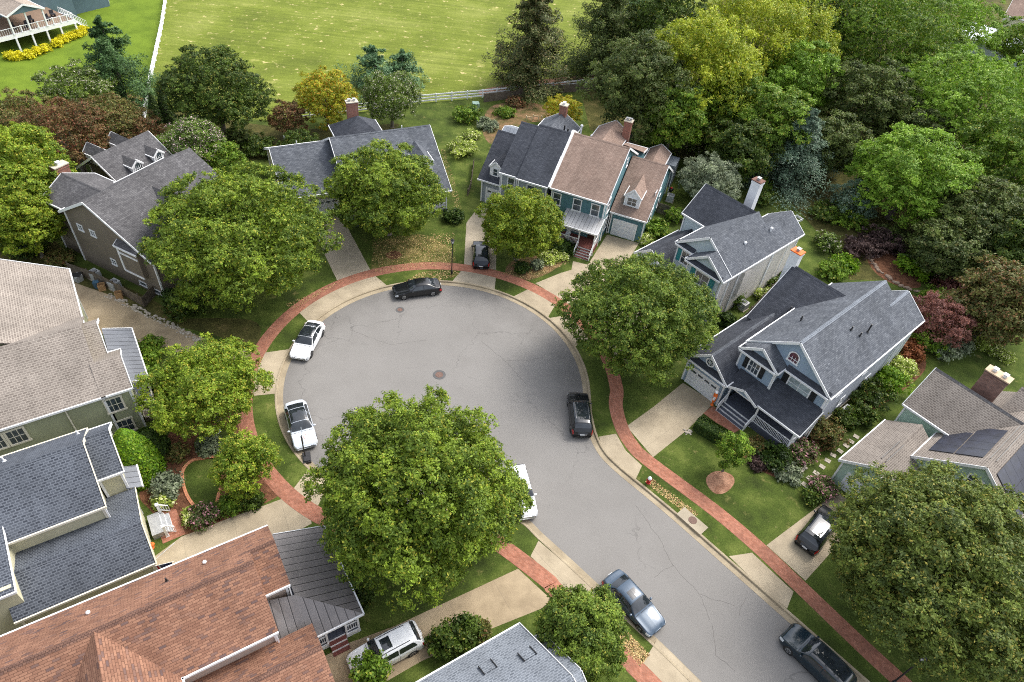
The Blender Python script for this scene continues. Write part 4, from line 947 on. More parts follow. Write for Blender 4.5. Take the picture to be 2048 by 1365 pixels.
so = h.put(st, "deck_stairs", WHITE); h.rail((9.2, 2.85), (12.0, 2.85, 0.1), 2.4, .9, gap=.3); h.rail((9.2, 4.45), (12.0, 4.45, 0.1), 2.4, .9, gap=.3)
h.put(MB().box(-14, 13.2, 7.5, 18, 0, 5.4).box(13.2, 19.6, 8.6, 18, 0, 5.4), "wall", S_SLATE)
h.gable('x', -14, 20, 7.2, 5.5, 13, 9.0, 19, 5.5, SH_BROWNGREY, None, eaves="01")
h.put(MB().box(-2, 9, 1.0, 7.5, .0, .08), "patio", CONC_GREY)
for x, y in ((1.0, 2.0), (2.9, 1.6), (4.2, 3.0), (6.2, 2.2), (7.6, 3.2)):
    h.put(MB().box(x - .3, x + .3, y - .3, y + .3, 2.9, 2.98).box(x - .3, x + .3, y + .24, y + .32, 2.98, 3.45).box(x - .27, x - .2, y - .27, y + .27, 2.56, 2.9).box(x + .2, x + .27, y - .27, y + .27, 2.56, 2.9), "deck_chair", FURN)
h.window(6, 7.5, 3.9, 'y-', 1.8, 1.6, (2, 1)); h.window(15.5, 8.6, 3.5, 'y-', 1.0, 1.4)
# ---- pale roof seen through the trees at the top right
h = House("white_roofed_pavilion", "pale blue white roof glimpsed through the trees at the top right", at(1975, 105).xy, -30)
h.gable('x', -7, 7, -5, 3.0, 0, 4.6, 5, 3.0, plain("white_metal_roof", (.62, .70, .78, 1), .4, .5, var=.25, scale=.6), S_WBLUE_SHADE)
h = House("tan_roofed_house", "tan roofed house peeping out at the top right corner", at(2075, 78).xy, -30)
h.gable('x', -8, 8, -5, 4.0, 0, 6.6, 5, 4.0, SH_TAN, S_CREAM)
# ------------------------------------------------------------------ vehicles
def carpaint(name, col, metal=.35, rough=.22):
    t = NT(name); c = t.coord('Object')
    cc = t.ramp(t.noise(c, 1.5, 3, .5), [(.3, tuple(x * .92 for x in col[:3])), (.7, tuple(min(1, x * 1.05) for x in col[:3]))])
    t.b.inputs['Coat Weight'].default_value = .35; t.b.inputs['Coat Roughness'].default_value = .06
    return t.out(cc, rough, .5, metal)
CGLASS = glassmat("car_glass", (.012, .015, .018, 1), .05)
TYRE = plain("tyre_rubber", (.02, .02, .02, 1), .85); RIM = plain("alloy_rim", (.4, .41, .42, 1), .3, .6, .8); RIMD = plain("dark_rim", (.09, .09, .095, 1), .35, .6, .7)
HEADL = plain("headlight_lens", (.55, .58, .60, 1), .1, .8, var=.3, scale=14); TAILL = plain("tail_light_lens", (.35, .01, .012, 1), .15, .7)
PLATE = plain("number_plate", (.7, .72, .74, 1), .4); CHROME = plain("chrome", (.6, .6, .62, 1), .15, .8, .9); PLASTIC = plain("black_plastic", (.025, .025, .028, 1), .6, .4)

def spl(keys, x):
    """smooth interpolation of [(x, v), ...]"""
    for i in range(len(keys) - 1):
        if x <= keys[i + 1][0] or i == len(keys) - 2:
            x0, v0 = keys[i]; x1, v1 = keys[i + 1]
            m0 = (v1 - keys[i - 1][1]) / (x1 - keys[i - 1][0]) if i > 0 else (v1 - v0) / (x1 - x0)
            m1 = (keys[i + 2][1] - v0) / (keys[i + 2][0] - x0) if i + 2 < len(keys) else (v1 - v0) / (x1 - x0)
            h = x1 - x0; t = min(1, max(0, (x - x0) / h))
            return (2 * t ** 3 - 3 * t * t + 1) * v0 + (t ** 3 - 2 * t * t + t) * h * m0 + (-2 * t ** 3 + 3 * t * t) * v1 + (t ** 3 - t * t) * h * m1

# profiles: x from 0 (nose) to 1 (tail)
KIND = {
 'sedan': dict(top=[(0, .52), (.03, .66), (.10, .76), (.27, .88), (.31, .93), (.45, 1.32), (.52, 1.40), (.66, 1.40), (.76, 1.30), (.88, 1.02), (.93, .98), (.985, .90), (1, .62)],
               belt=[(0, .50), (.05, .62), (.27, .80), (.31, .86), (.60, .90), (.85, .92), (1, .60)],
               rw=[(0, .50), (.05, .70), (.27, .78), (.32, .76), (.45, .62), (.55, .60), (.70, .60), (.80, .62), (.88, .70), (.97, .70), (1, .55)], ws=(.315, .45), rr=(.49, .71), bk=(.745, .87), sd=(.355, .83)),
 'fast': dict(top=[(0, .50), (.03, .62), (.10, .74), (.22, .86), (.27, .92), (.42, 1.34), (.52, 1.44), (.64, 1.42), (.78, 1.26), (.90, 1.06), (.96, 1.00), (.99, .90), (1, .62)],
               belt=[(0, .48), (.05, .62), (.22, .80), (.28, .86), (.60, .92), (.85, .95), (1, .60)],
               rw=[(0, .45), (.05, .68), (.22, .78), (.28, .76), (.42, .62), (.55, .59), (.70, .58), (.80, .60), (.90, .64), (.97, .66), (1, .55)], ws=(.275, .41), rr=(.425, .70), bk=(.72, .89), sd=(.32, .84)),
 'suv': dict(top=[(0, .62), (.03, .82), (.10, .96), (.24, 1.06), (.28, 1.12), (.39, 1.56), (.47, 1.66), (.70, 1.68), (.86, 1.62), (.92, 1.42), (.975, 1.05), (.99, .95), (1, .62)],
               belt=[(0, .60), (.05, .78), (.24, .98), (.29, 1.04), (.60, 1.06), (.90, 1.10), (.97, .95), (1, .60)],
               rw=[(0, .55), (.05, .74), (.24, .82), (.29, .79), (.39, .68), (.50, .66), (.70, .66), (.86, .64), (.93, .68), (.98, .72), (1, .6)], ws=(.285, .39), rr=(.44, .74), bk=(.875, .955), sd=(.32, .88)),
}
def car(kind, front, rear, label, col, name="parked_car", L=None, W=1.84, scale=1.0, rim=RIM, roof_glass=None, rails=None, sunroof=None, cat="car", hs=1.0):
    a, b = at(*front, .55), at(*rear, .55); d = (a - b).xy; mid = (a + b) / 2; L = L or d.length; d.normalize()
    ang = math.degrees(math.atan2(d.y, d.x))
    return car_at(kind, (mid.x, mid.y), ang, label, col, name, L, W, rim, roof_glass, rails, sunroof, cat, hs)
def car_at(kind, xy, ang, label, col, name="parked_car", L=4.7, W=1.84, rim=RIM, roof_glass=None, rails=None, sunroof=None, cat="car", hs=1.0):
    K = KIND[kind]; root = empty(name, (xy[0], xy[1], 0.005), ang, label, cat)
    paint = col; hw = W / 2
    def plan(x):        # half width factor seen from above
        return hw * (1 - .20 * max(0, (.07 - x) / .07) ** 2.0 - .16 * max(0, (x - .93) / .07) ** 2.0 - .03 * abs(x - .5))
    def S(x, v):
        """surface: x 0..1 nose to tail, v 0..1 sill to roof centre (one side, y > 0)"""
        w = plan(x); zt = spl(K['top'], x) * hs; zb = min(spl(K['belt'], x) * hs, zt - .02); rw = spl(K['rw'], x) * w / .9; rw = min(rw, w * .93)
        zs = .20 + .10 * (max(0, .06 - x) + max(0, x - .94)) / .06
        pts = [(w * .93, zs), (w * .985, zs + .16), (w * 1.0, (zs + zb) * .52), (w * .985, zb - .10), (w * .945, zb), (rw + (w * .945 - rw) * .48, zb + (zt - zb) * .50), (rw + .02, zt - (zt - zb) * .16 - .02), (rw * .80, zt - .035), (rw * .45, zt - .008), (0, zt)]
        vs = [0, .10, .22, .34, .40, .54, .68, .76, .88, 1.0]
        y = spl(list(zip(vs, [p[0] for p in pts])), v); z = spl(list(zip(vs, [p[1] for p in pts])), v)
        return Vector(((.5 - x) * L, y, z))
    NX, NV = 56, 26
    xs = [(.5 - .5 * math.cos(math.pi * i / NX)) * .35 + (i / NX) * .65 for i in range(NX + 1)]
    me_v = []; faces = []
    for i, x in enumerate(xs):
        for sgn in (1, -1):
            for j in range(NV + 1):
                p = S(x, j / NV); me_v.append((p.x, p.y * sgn, p.z))
    R = 2 * (NV + 1)
    for i in range(NX):
        for s_ in (0, 1):
            for j in range(NV):
                a0 = i * R + s_ * (NV + 1) + j; b0 = a0 + R; q = (a0, b0, b0 + 1, a0 + 1)
                faces.append(q if s_ else q[::-1])
    for i in (0, NX):
        for j in range(NV):
            a0 = i * R + j; b0 = i * R + NV + 1 + j; q = (a0, a0 + 1, b0 + 1, b0); faces.append(q if i == 0 else q[::-1])
    for i in range(NX):    # floor
        a0 = i * R; faces.append((a0, a0 + NV + 1, a0 + R + NV + 1, a0 + R))
    me = bpy.data.meshes.new("body"); me.from_pydata(me_v, [], faces); me.polygons.foreach_set("use_smooth", [True] * len(faces)); me.materials.append(paint); me.update()
    bo = bpy.data.objects.new("body", me); COL.objects.link(bo); bo.parent = root
    def patch(nm, mat, xf, vr, sides=(1, -1), n=10, m=6, lift=.012):
        """piece of the surface; xf(v) -> (x0, x1)"""
        mb = MB()
        for sg in sides:
            for i in range(n):
                for j in range(m):
                    P = []
                    for (ii, jj) in ((i, j), (i + 1, j), (i + 1, j + 1), (i, j + 1)):
                        v = vr[0] + (vr[1] - vr[0]) * jj / m; x0, x1 = xf(v); x = x0 + (x1 - x0) * ii / n; p = S(x, v)
                        e = .004; nx = (S(min(1, x + e), v) - S(max(0, x - e), v)).cross(S(x, min(1, v + e)) - S(x, max(0, v - e)))
                        if nx.length > 1e-9: nx.normalize()
                        if nx.y < 0 and abs(nx.y) > .3 or (abs(nx.y) <= .3 and nx.z < 0): nx = -nx
                        p = p + nx * lift; P.append(Vector((p.x, p.y * sg, p.z)))
                    mb.face(P if sg < 0 else P[::-1], smooth=True)
        return mb.build(nm, mat, root)
    w0, w1 = K['ws']; r0, r1 = K['rr']; b0, b1 = K['bk']; s0, s1 = K['sd']
    patch("windscreen", CGLASS, lambda v: (w0 + .012 + .025 * (1 - v) , w1 + .01 - .01 * (1 - v)), (.66, 1.0), n=8, m=8)
    patch("rear_window", CGLASS, lambda v: (b0 + .01, b1 - .01 - .015 * (1 - v)), (.70, 1.0), n=8, m=8)
    cut = lambda lo, hi: (lambda v: (max(lo, s0 + (v - .43) * .42), min(hi, s1 - (v - .43) * .22)))
    md = (s0 + s1) / 2 + .02
    for sd_ in (1, -1):
        patch("side_window", CGLASS, cut(0, md - .008), (.43, .66), (sd_,), n=8, m=4); patch("side_window", CGLASS, cut(md + .008, 1), (.43, .66), (sd_,), n=8, m=4)
        patch("headlight", HEADL, lambda v: (.012, .075), (.30, .44), (sd_,), n=5, m=3); patch("tail_light", TAILL, lambda v: (.945, .99), (.30, .46), (sd_,), n=5, m=3)
        mm = MB().ball(((.5 - s0 - .015) * L, sd_ * (hw + .06), spl(K['belt'], s0) * hs + .06), .09, .12, .075, 8, 6)
        mm.bar(((.5 - s0 - .01) * L, sd_ * hw * .93, spl(K['belt'], s0) * hs + .01), ((.5 - s0 - .01) * L, sd_ * (hw + .04), spl(K['belt'], s0) * hs + .04), .05, .03); mm.build("wing_mirror", paint, root)
    patch("grille", PLASTIC, lambda v: (.002, .018), (.12, .34), n=4, m=4); patch("rear_bumper_trim", PLASTIC, lambda v: (.982, .998), (.06, .20), n=4, m=3)
    for xx in (s0 + .045, md, s1 - .03):
        patch("door_gap", PLASTIC, lambda v: (xx - .0016, xx + .0016), (.08, .42), n=1, m=5, lift=.004)
    patch("bonnet_gap", PLASTIC, lambda v: (w0 - .012, w0 - .006), (.46, 1.0), n=1, m=6, lift=.004)
    patch("sill", PLASTIC, lambda v: (.24, .76), (.0, .07), n=8, m=2)
    p = S(.999, .30); MB().box(-L / 2 - .03, -L / 2 - .005, -.20, .20, .62 * hs, .74 * hs).build("number_plate", PLATE, root)
    if roof_glass: patch("roof_glass", CGLASS, lambda v: (w1 + .016, b0 - .004), (.69, 1.0), n=8, m=6)
    if sunroof: patch("sunroof", CGLASS, lambda v: (r0 + .0, r0 + .13), (.84, 1.0), n=6, m=5)
    if rails:
        for sg in (1, -1):
            mb = MB(); pts = [S(r0 - .02 + (r1 - r0 + .08) * k / 6, .75) for k in range(7)]
            mb.tube([(q.x, q.y * sg, q.z + .05) for q in pts], [.022] * 7, 6); mb.build("roof_rail", rails, root)
    wr = .33 if kind != 'suv' else .36
    for fx in (.19, .80):
        for sg in (1, -1):
            x = (.5 - fx) * L; y = sg * (hw - .085)
            arch = MB().tube([(x, sg * (hw - .22), wr + .01), (x, sg * (hw * .985), wr + .01)], [wr * 1.14, wr * 1.14], 22); arch.build("wheel_arch", PLASTIC, root)
            wh = MB().tube([(x, y - sg * .11, wr), (x, y - sg * .09, wr), (x, y + sg * .08, wr), (x, y + sg * .10, wr)], [wr * .92, wr, wr, wr * .90], 22).build("wheel", TYRE, root)
            rm = MB().tube([(x, y + sg * .09, wr), (x, y + sg * .108, wr)], [wr * .66, wr * .62], 18)
            rm.build("rim", rim, wh)
            sp = MB()
            for k in range(5):
                t = 2 * math.pi * k / 5 + .3; sp.bar((x + .06 * math.cos(t), y + sg * .115, wr + .06 * math.sin(t)), (x + wr * .6 * math.cos(t), y + sg * .112, wr + wr * .6 * math.sin(t)), .05, .02, up=(0, 1, 0))
            sp.build("spokes", PLASTIC if rim is RIM else rim, wh)
    return root
P_WHITE = carpaint("white_paint", (.80, .82, .84, 1), .0); P_BLACK = carpaint("black_paint", (.010, .011, .013, 1), .2); P_BLUE = carpaint("steel_blue_paint", (.055, .085, .125, 1), .2, .35)
P_GREEN = carpaint("dark_teal_paint", (.010, .024, .036, 1), .3); P_SILVER = carpaint("pearl_white_paint", (.58, .63, .70, 1), .1); P_NAVY = carpaint("blue_black_paint", (.010, .014, .022, 1), .4)
car('sedan', (787, 583), (880, 571), "black saloon parked at the far kerb of the turning circle below the lamp post", P_BLACK, L=4.8)
car('fast', (598, 712), (632, 650), "white saloon with a black glass roof at the upper left kerb of the turning circle", P_WHITE, L=4.65, rim=RIMD, roof_glass=True)
car('fast', (612, 890), (590, 812), "pearl white crossover with glass roof at the kerb beside the basketball hoop", P_SILVER, L=4.7, W=1.9, rim=RIMD, roof_glass=True, hs=1.1)
car('suv', (1155, 790), (1164, 868), "black estate with silver roof rails at the right kerb of the turning circle", P_BLACK, L=4.75, rails=CHROME, roof_glass=True, cat="car", hs=.95)
car('suv', (962, 480), (962, 540), "black hatchback parked across the pavement in the grey townhouse's driveway", P_NAVY, L=4.5, roof_glass=True, hs=.95)
car('sedan', (1318, 1262), (1218, 1150), "steel blue saloon with a sunroof parked at the left kerb of the street", P_BLUE, L=4.75, sunroof=True)
car('suv', (1580, 1268), (1690, 1375), "dark teal crossover with black glass roof at the right kerb, cut by the bottom edge", P_GREEN, L=4.9, W=1.92, roof_glass=True, hs=.97)
car('suv', (1668, 1022), (1607, 1098), "black crossover in the right driveway half under the huge olive tree", P_BLACK, L=4.75, roof_glass=True, hs=.95)
car('suv', (704, 1338), (838, 1268), "white estate with black roof rails and sunroof in the driveway at the bottom", P_WHITE, L=4.75, rails=PLASTIC, sunroof=True)
car('suv', (1050, 1022), (1030, 948), "white car mostly hidden under the foreground tree at the near kerb", P_WHITE, L=4.6)
# ------------------------------------------------------------------ fences, lamps and small things
def fence_rail(pts, label, z=LZ, rails=3, h=1.25, mat=WHITE, post=.16, gap=2.4, name="rail_fence", group=None):
    P = [at(*p) for p in pts]; root = empty(name, P[0], 0, label, "fence", group); o = P[0]
    for a, b in zip(P[:-1], P[1:]):
        n = max(1, round((b - a).length / gap))
        for k in range(n + 1):
            if k == n and b is not P[-1]: continue
            p = a.lerp(b, k / n) - o; MB().box(p.x - post / 2, p.x + post / 2, p.y - post / 2, p.y + post / 2, 0, h + .06).build("fence_post", mat, root)
        for r in range(rails):
            z_ = h * (r + 1) / rails - .1; MB().bar((a - o) + Vector((0, 0, z_)), (b - o) + Vector((0, 0, z_)), .07, .18).build("fence_rail", mat, root)
    return root
def fence_board(pts, label, h=1.5, mat=DARKW, name="wooden_fence", bw=.14):
    P = [at(*p) for p in pts]; root = empty(name, P[0], 0, label, "fence"); o = P[0]; rng = random.Random(4)
    for a, b in zip(P[:-1], P[1:]):
        L = (b - a).length; d = (b - a).normalized(); s = Vector((-d.y, d.x, 0)); n = max(1, int(L / bw)); mb = MB()
        for k in range(n):
            p = a - o + d * (k * L / n); q = p + d * (L / n - .012); hh = h + rng.uniform(-.03, .03)
            A = [p - s * .012, q - s * .012, q + s * .012, p + s * .012]; T = [v + Vector((0, 0, hh)) for v in A]
            mb.face(T)
            for i in range(4): mb.face([A[i], A[(i + 1) % 4], T[(i + 1) % 4], T[i]])
        mb.build("fence_boards", mat, root)
        for k in range(int(L / 2.4) + 1):
            p = a - o + d * min(L, k * 2.4) + s * .07; MB().box(p.x - .05, p.x + .05, p.y - .05, p.y + .05, 0, h + .05).build("fence_post", mat, root)
        for z_ in (.3, h - .25): MB().bar(a - o + s * .03 + Vector((0, 0, z_)), b - o + s * .03 + Vector((0, 0, z_)), .04, .09).build("fence_rail", mat, root)
    return root
fence_rail([(336, -12), (325, 60), (303, 165), (296, 212), (291, 246)], "white rail fence running down from the top edge between lawn and field")
fence_rail([(560, 243), (650, 232), (745, 222), (840, 207), (965, 196), (1075, 185), (1190, 172)], "white rail fence along the near side of the field behind the houses")
fence_rail([(1640, 136), (1700, 130), (1740, 128)], "weathered rail fence glimpsed in the middle of the wood", mat=plain("grey_wood", (.35, .33, .28, 1), .8))
fence_board([(968, 205), (1060, 193), (1125, 186), (1190, 181)], "weathered board fence under the right half of the long white rail fence", 1.3)
fence_board([(140, 545), (195, 565), (245, 590), (290, 615)], "dark board fence along the brown house's side wall behind the two air conditioners", 1.2)
fence_board([(290, 615), (313, 590)], "short dark board fence closing the brown house's side yard", 1.2)
fence_board([(936, 392), (942, 375), (948, 330)], "narrow wire and board fence between bungalow lawn and grey townhouse", .9)
fence_board([(1312, 425), (1345, 436), (1368, 448)], "brown board fence between teal garage and ivory house", 1.4)
fence_board([(1475, 655), (1520, 610), (1552, 575), (1580, 545)], "weathered board fence between the ivory house and the blue house", 1.3)
fence_board([(-20, 478), (30, 492), (62, 508)], "faded green fence at the left edge behind the pale roof", 1.6, plain("green_fence_paint", srgb(72, 98, 92), .7))

def lamp(px_, py, label):
    b = at(px_, py); r = empty("street_lamp", b, 20, label, "street lamp", "black lantern street lamps")
    mb = MB().tube([(0, 0, 0), (0, 0, .5), (0, 0, .52), (0, 0, 3.9)], [.12, .09, .06, .045], 10)
    mb.build("lamp_pole", BLACK, r)
    l = MB()
    for a, bb in ((1, 1), (1, -1), (-1, 1), (-1, -1)): l.bar((.09 * a, .09 * bb, 3.95), (.15 * a, .15 * bb, 4.3), .025, .025)
    l.box(-.11, .11, -.11, .11, 3.9, 3.95)
    l.tube([(0, 0, 4.3), (0, 0, 4.33), (0, 0, 4.48), (0, 0, 4.56)], [.24, .23, .06, .02], 4); l.build("lantern", BLACK, r)
    MB().tube([(0, 0, 3.96), (0, 0, 4.3)], [.11, .18], 4).build("lamp_glass", plain("frosted_glass", (.6, .62, .62, 1), .2, .6), r)
lamp(903.3, 548.7, "black lantern lamp post at the far kerb by the grey townhouse's driveway")
lamp(1783, 1368, "black lantern lamp post beside the brick pavement at the bottom edge")

# manholes
def manhole(px_, py, r, label, z=.004, ring=True):
    p = at(px_, py, z); o = empty("manhole_cover", p, 0, label, "manhole cover", "round manhole covers")
    rust = plain("rusty_iron", (.16, .10, .08, 1), .8, .3, var=.3, scale=20)
    MB().cyl(0, 0, 0, .012, r * .6, n=24).build("cover", rust, o)
    if ring:
        mb = MB()
        for k in range(24):
            a, b = 2 * math.pi * k / 24, 2 * math.pi * (k + 1) / 24
            mb.face([(r * .62 * math.cos(a), r * .62 * math.sin(a), .008), (r * math.cos(a), r * math.sin(a), .008), (r * math.cos(b), r * math.sin(b), .008), (r * .62 * math.cos(b), r * .62 * math.sin(b), .008)])
        mb.build("collar", plain("collar_concrete", (.10, .10, .10, 1), .85), o)
manhole(878.5, 750, .58, "manhole cover with a dark collar in the middle of the turning circle")
manhole(800, 620, .42, "rusty manhole cover near the black saloon at the far kerb")
p = at(1384, 1043); r = empty("storm_drain", p, -44, "pale concrete storm drain slab with a round iron lid beside the right kerb", "storm drain")
MB().box(-1.15, 1.15, -.5, .5, 0, .09).build("slab", CONC_GREY, r); MB().cyl(0, .05, .09, .11, .33, n=20).build("lid", plain("rusty_iron", (.16, .10, .08, 1)), r)
# hydrant
p = at(1296.5, 966); r = empty("fire_hydrant", p, 0, "red fire hydrant with a white bonnet on the grass strip right of the street", "fire hydrant")
RED = plain("hydrant_red", (.45, .02, .02, 1), .5); MB().tube([(0, 0, 0), (0, 0, .06), (0, 0, .07), (0, 0, .55)], [.18, .18, .12, .12], 12).build("barrel", RED, r)
MB().tube([(0, 0, .55), (0, 0, .6), (0, 0, .7), (0, 0, .78)], [.17, .17, .13, .05], 12).build("bonnet", WHITE, r)
MB().tube([(-.22, 0, .42), (.22, 0, .42)], [.07, .07], 10).build("side_nozzle", RED, r); MB().tube([(0, 0, .4), (0, -.24, .4)], [.08, .08], 10).build("front_nozzle", RED, r)
# basketball hoop
p = at(614, 918, 0.01); r = empty("basketball_hoop", p, 112, "portable basketball hoop with a black base standing at the lower left kerb", "basketball hoop")
MB().box(-.5, .5, -.3, .3, 0, .22).box(-.42, .42, -.24, .24, .22, .3).build("base", PLASTIC, r)
MB().tube([(.1, .1, .2), (.1, .1, 2.7), (.1, .02, 2.85)], [.05, .05, .04], 8).build("pole", BLACK, r)
MB().box(-.45, .65, -.02, .02, 2.5, 3.2).build("backboard", plain("smoky_acrylic", (.25, .28, .30, 1), .15, .6), r)
mb = MB(); mb.tube([(.1 + .23 * math.cos(t), -.28 + .23 * math.sin(t), 2.6) for t in [2 * math.pi * k / 16 for k in range(17)]], [.012] * 17, 6, cap=False); mb.build("hoop_ring", ORANGE, r)
# air conditioners and bins
AC = plain("ac_casing", (.42, .43, .42, 1), .6)
def aircon(px_, py, rot, label, w=.85):
    p = at(px_, py); o = empty("air_conditioner", p, rot, label, "air conditioner", "outdoor air conditioner units")
    MB().box(-w / 2 - .08, w / 2 + .08, -w / 2 - .08, w / 2 + .08, 0, .06).build("pad", CONC_GREY, o)
    mb = MB().box(-w / 2, w / 2, -w / 2, w / 2, .06, .85)
    mb.build("casing", AC, o); g = MB()
    for k in range(4): g.tube([((.08 + .09 * k) * math.cos(t), (.08 + .09 * k) * math.sin(t), .87) for t in [2 * math.pi * j / 20 for j in range(21)]], [.012] * 21, 5, cap=False)
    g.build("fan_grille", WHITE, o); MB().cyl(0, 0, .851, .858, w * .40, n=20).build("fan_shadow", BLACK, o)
aircon(192, 557, 66, "air conditioner beside the brown house wall, the rear one of two"); aircon(232, 577, 66, "air conditioner beside the brown house wall, the front one of two")
aircon(1484, 617, -45, "air conditioner between ivory house and board fence"); aircon(1690, 830, -45, "air conditioner on the right side of the blue house"); aircon(1339, 402, -18, "air conditioner right of the teal townhouse")
def bx_thing(px_, py, rot, w, d, hh, mat, name, label, cat, lid=None):
    p = at(px_, py); o = empty(name, p, rot, label, cat)
    MB().tube([(0, 0, 0), (0, 0, hh)], [w * .62, w * .72], 4).build("body", mat, o)
    MB().box(-w * .55, w * .55, -d * .55, d * .55, hh, hh + .06).build("lid", lid or mat, o); return o
BIN = plain("green_bin_plastic", srgb(70, 96, 90), .6); BINB = plain("blue_bin_plastic", srgb(60, 90, 110), .6)
bx_thing(158, 562, 20, .7, .6, .7, plain("grill_cover_grey", (.35, .36, .36, 1), .6), "covered_grill", "grey covered grill at the head of the long left driveway", "grill", BLACK)
bx_thing(196, 576, 30, .45, .45, .7, BINB, "wheelie_bin", "blue green bin behind the sage house's roof on the left driveway", "bin"); 
for (x, y, l) in ((206, 580, "tan plank crate standing by the blue green bin"), (240, 596, "small tan crate on the stones beside the board fence")):
    p = at(x, y); o = empty("wooden_crate", p, 25, l, "crate"); TW = plain("tan_wood", (.42, .26, .13, 1), .8)
    mb = MB()
    for k in range(4): mb.box(-.3, .3, -.25, -.22, .02 + .18 * k, .17 + .18 * k).box(-.3, .3, .22, .25, .02 + .18 * k, .17 + .18 * k).box(-.3, -.27, -.22, .22, .02 + .18 * k, .17 + .18 * k).box(.27, .3, -.22, .22, .02 + .18 * k, .17 + .18 * k)
    mb.build("slats", TW, o); MB().box(-.28, .28, -.22, .22, .02, .05).build("crate_floor", TW, o)
bx_thing(951, 219, 12, .85, .85, .95, plain("utility_green", srgb(128, 152, 140), .6), "utility_box", "pale green utility box at the corner of the board fence", "utility box")
# stones
def stones(name, pts, n, smin, smax, mat, label, seed, width=.3, cat="stones"):
    rng = random.Random(seed); P = px(pts); mb = MB(); segs = list(zip(P[:-1], P[1:])); Ls = [(b - a).length for a, b in segs]; T = sum(Ls)
    for k in range(n):
        t = rng.random() * T
        for (a, b), l in zip(segs, Ls):
            if t <= l: break
            t -= l
        p = a.lerp(b, t / l) + Vector((rng.uniform(-width, width), rng.uniform(-width, width))); s = rng.uniform(smin, smax)
        mb.ball((p.x, p.y, LZ + s * .25), s, s * rng.uniform(.6, 1), s * .55, 6, 4)
    return tag(mb.build(name, mat), label, cat, kind='stuff')
STONE = rough_mat("pale_stone", [(.3, (.30, .26, .21, 1)), (.7, (.52, .47, .40, 1))], 3, fine=(.8, 1.2, 20))
STONER = rough_mat("brown_stone", [(.3, (.16, .11, .08, 1)), (.7, (.34, .26, .20, 1))], 3, fine=(.8, 1.2, 20))
stones("edging_stones", [(215, 590), (260, 612), (330, 645), (400, 682)], 240, .06, .16, STONE, "loose pale stones along the upper edge of the long left driveway", 1)
stones("edging_stones", [(1735, 515), (1760, 545), (1800, 572), (1850, 590)], 60, .15, .3, STONER, "brown stone border of the round garden bed at the right", 2, .15)
stones("edging_stones", [(1550, 950), (1590, 958), (1612, 935), (1605, 912)], 50, .08, .16, STONE, "white stones round the bed below the blue house's porch", 3, .08)
stones("edging_stones", [(1378, 862), (1372, 870)], 16, .08, .16, STONE, "few pale stones at the lower end of the long hedge", 4, .3)
stones("edging_stones", [(1700, 430), (1730, 400), (1780, 380)], 30, .15, .3, STONER, "scattered stones in the wooded back garden", 5, 1.0)
# stepping stones down the right side yard
for k, (x, y) in enumerate(((1609, 970), (1619, 958), (1632, 947), (1644, 934), (1655, 922), (1666, 911), (1680, 903), (1692, 892), (1702, 884), (1712, 874))):
    p = at(x, y); words = ("nearest the street", "second from the street", "third from the street", "fourth from the street", "fifth from the street", "sixth from the street", "seventh from the street", "eighth from the street", "ninth from the street", "farthest from the street")
    tag(MB().box(-.24, .24, -.2, .2, 0, .05).build("stepping_stone", STONE, None, None, (p.x, p.y, LZ), -47 + (k * 37 % 17)), "flat stepping stone in the side yard lawn, %s" % words[k], "stepping stone", "stepping stones in the side yard")
# flag, banner, pumpkin and other small things
def flagmat():
    t = NT("flag_cloth"); uv = t.coord('UV'); s = t.N("ShaderNodeSeparateXYZ"); t.L(uv, s.inputs[0])
    m = t.N("ShaderNodeMath", operation='MULTIPLY'); m.inputs[1].default_value = 6.5; t.L(s.outputs[1], m.inputs[0]); f = t.N("ShaderNodeMath", operation='FRACT'); t.L(m.outputs[0], f.inputs[0])
    st = t.ramp(f.outputs[0], [(0, (.42, .02, .03)), (.49, (.42, .02, .03)), (.51, (.8, .8, .8))])
    a = t.N("ShaderNodeMath", operation='LESS_THAN'); t.L(s.outputs[0], a.inputs[0]); a.inputs[1].default_value = .4
    b = t.N("ShaderNodeMath", operation='GREATER_THAN'); t.L(s.outputs[1], b.inputs[0]); b.inputs[1].default_value = .46
    c = t.N("ShaderNodeMath", operation='MULTIPLY'); t.L(a.outputs[0], c.inputs[0]); t.L(b.outputs[0], c.inputs[1])
    v = t.N("ShaderNodeTexVoronoi"); v.inputs['Scale'].default_value = 16; t.L(uv, v.inputs['Vector'])
    can = t.ramp(v.outputs['Distance'], [(.22, (.8, .8, .8)), (.28, (.015, .02, .08))])
    return t.out(t.mix(c.outputs[0], st, can), .85, .1)
p = at(300, 1128, 2.3); o = empty("flag", p, 10, "striped flag with a starred blue corner hanging between the cream house and the red roof", "flag")
mb = MB()
for i in range(8):
    for j in range(8):
        q = []
        for a, b in ((i, j), (i + 1, j), (i + 1, j + 1), (i, j + 1)):
            u, v = a / 8, b / 8; q.append(((1.55 * u * (.75 + .25 * v) + .12 * (1 - v), -.25 - .10 * math.sin(u * 9 + v * 2) * (1.1 - v), .55 * u - 1.25 * (1 - v) * (1 - .25 * u)), (1 - v, u)))
        mb.face([k[0] for k in q], [k[1] for k in q], True)
mb.build("flag_cloth", flagmat(), o); MB().tube([(-.5, -.25, -.2), (1.65, -.25, .6)], [.025, .02], 6).build("flag_pole", WHITE, o)
p = at(303, 1099); o = empty("pumpkin", p, 0, "orange pumpkins piled beside the cream house's white stoop", "pumpkin")
for k, (x, y, z, r_) in enumerate(((0, 0, .18, .24), (.1, .12, .45, .18))):
    MB().ball((x, y, z), r_, r_, r_ * .78, 12, 8).build("pumpkin_body", ORANGE, o); MB().cyl(x, y, z + r_ * .7, z + r_ * .95, .025, n=6).build("stem", DARKW, o)
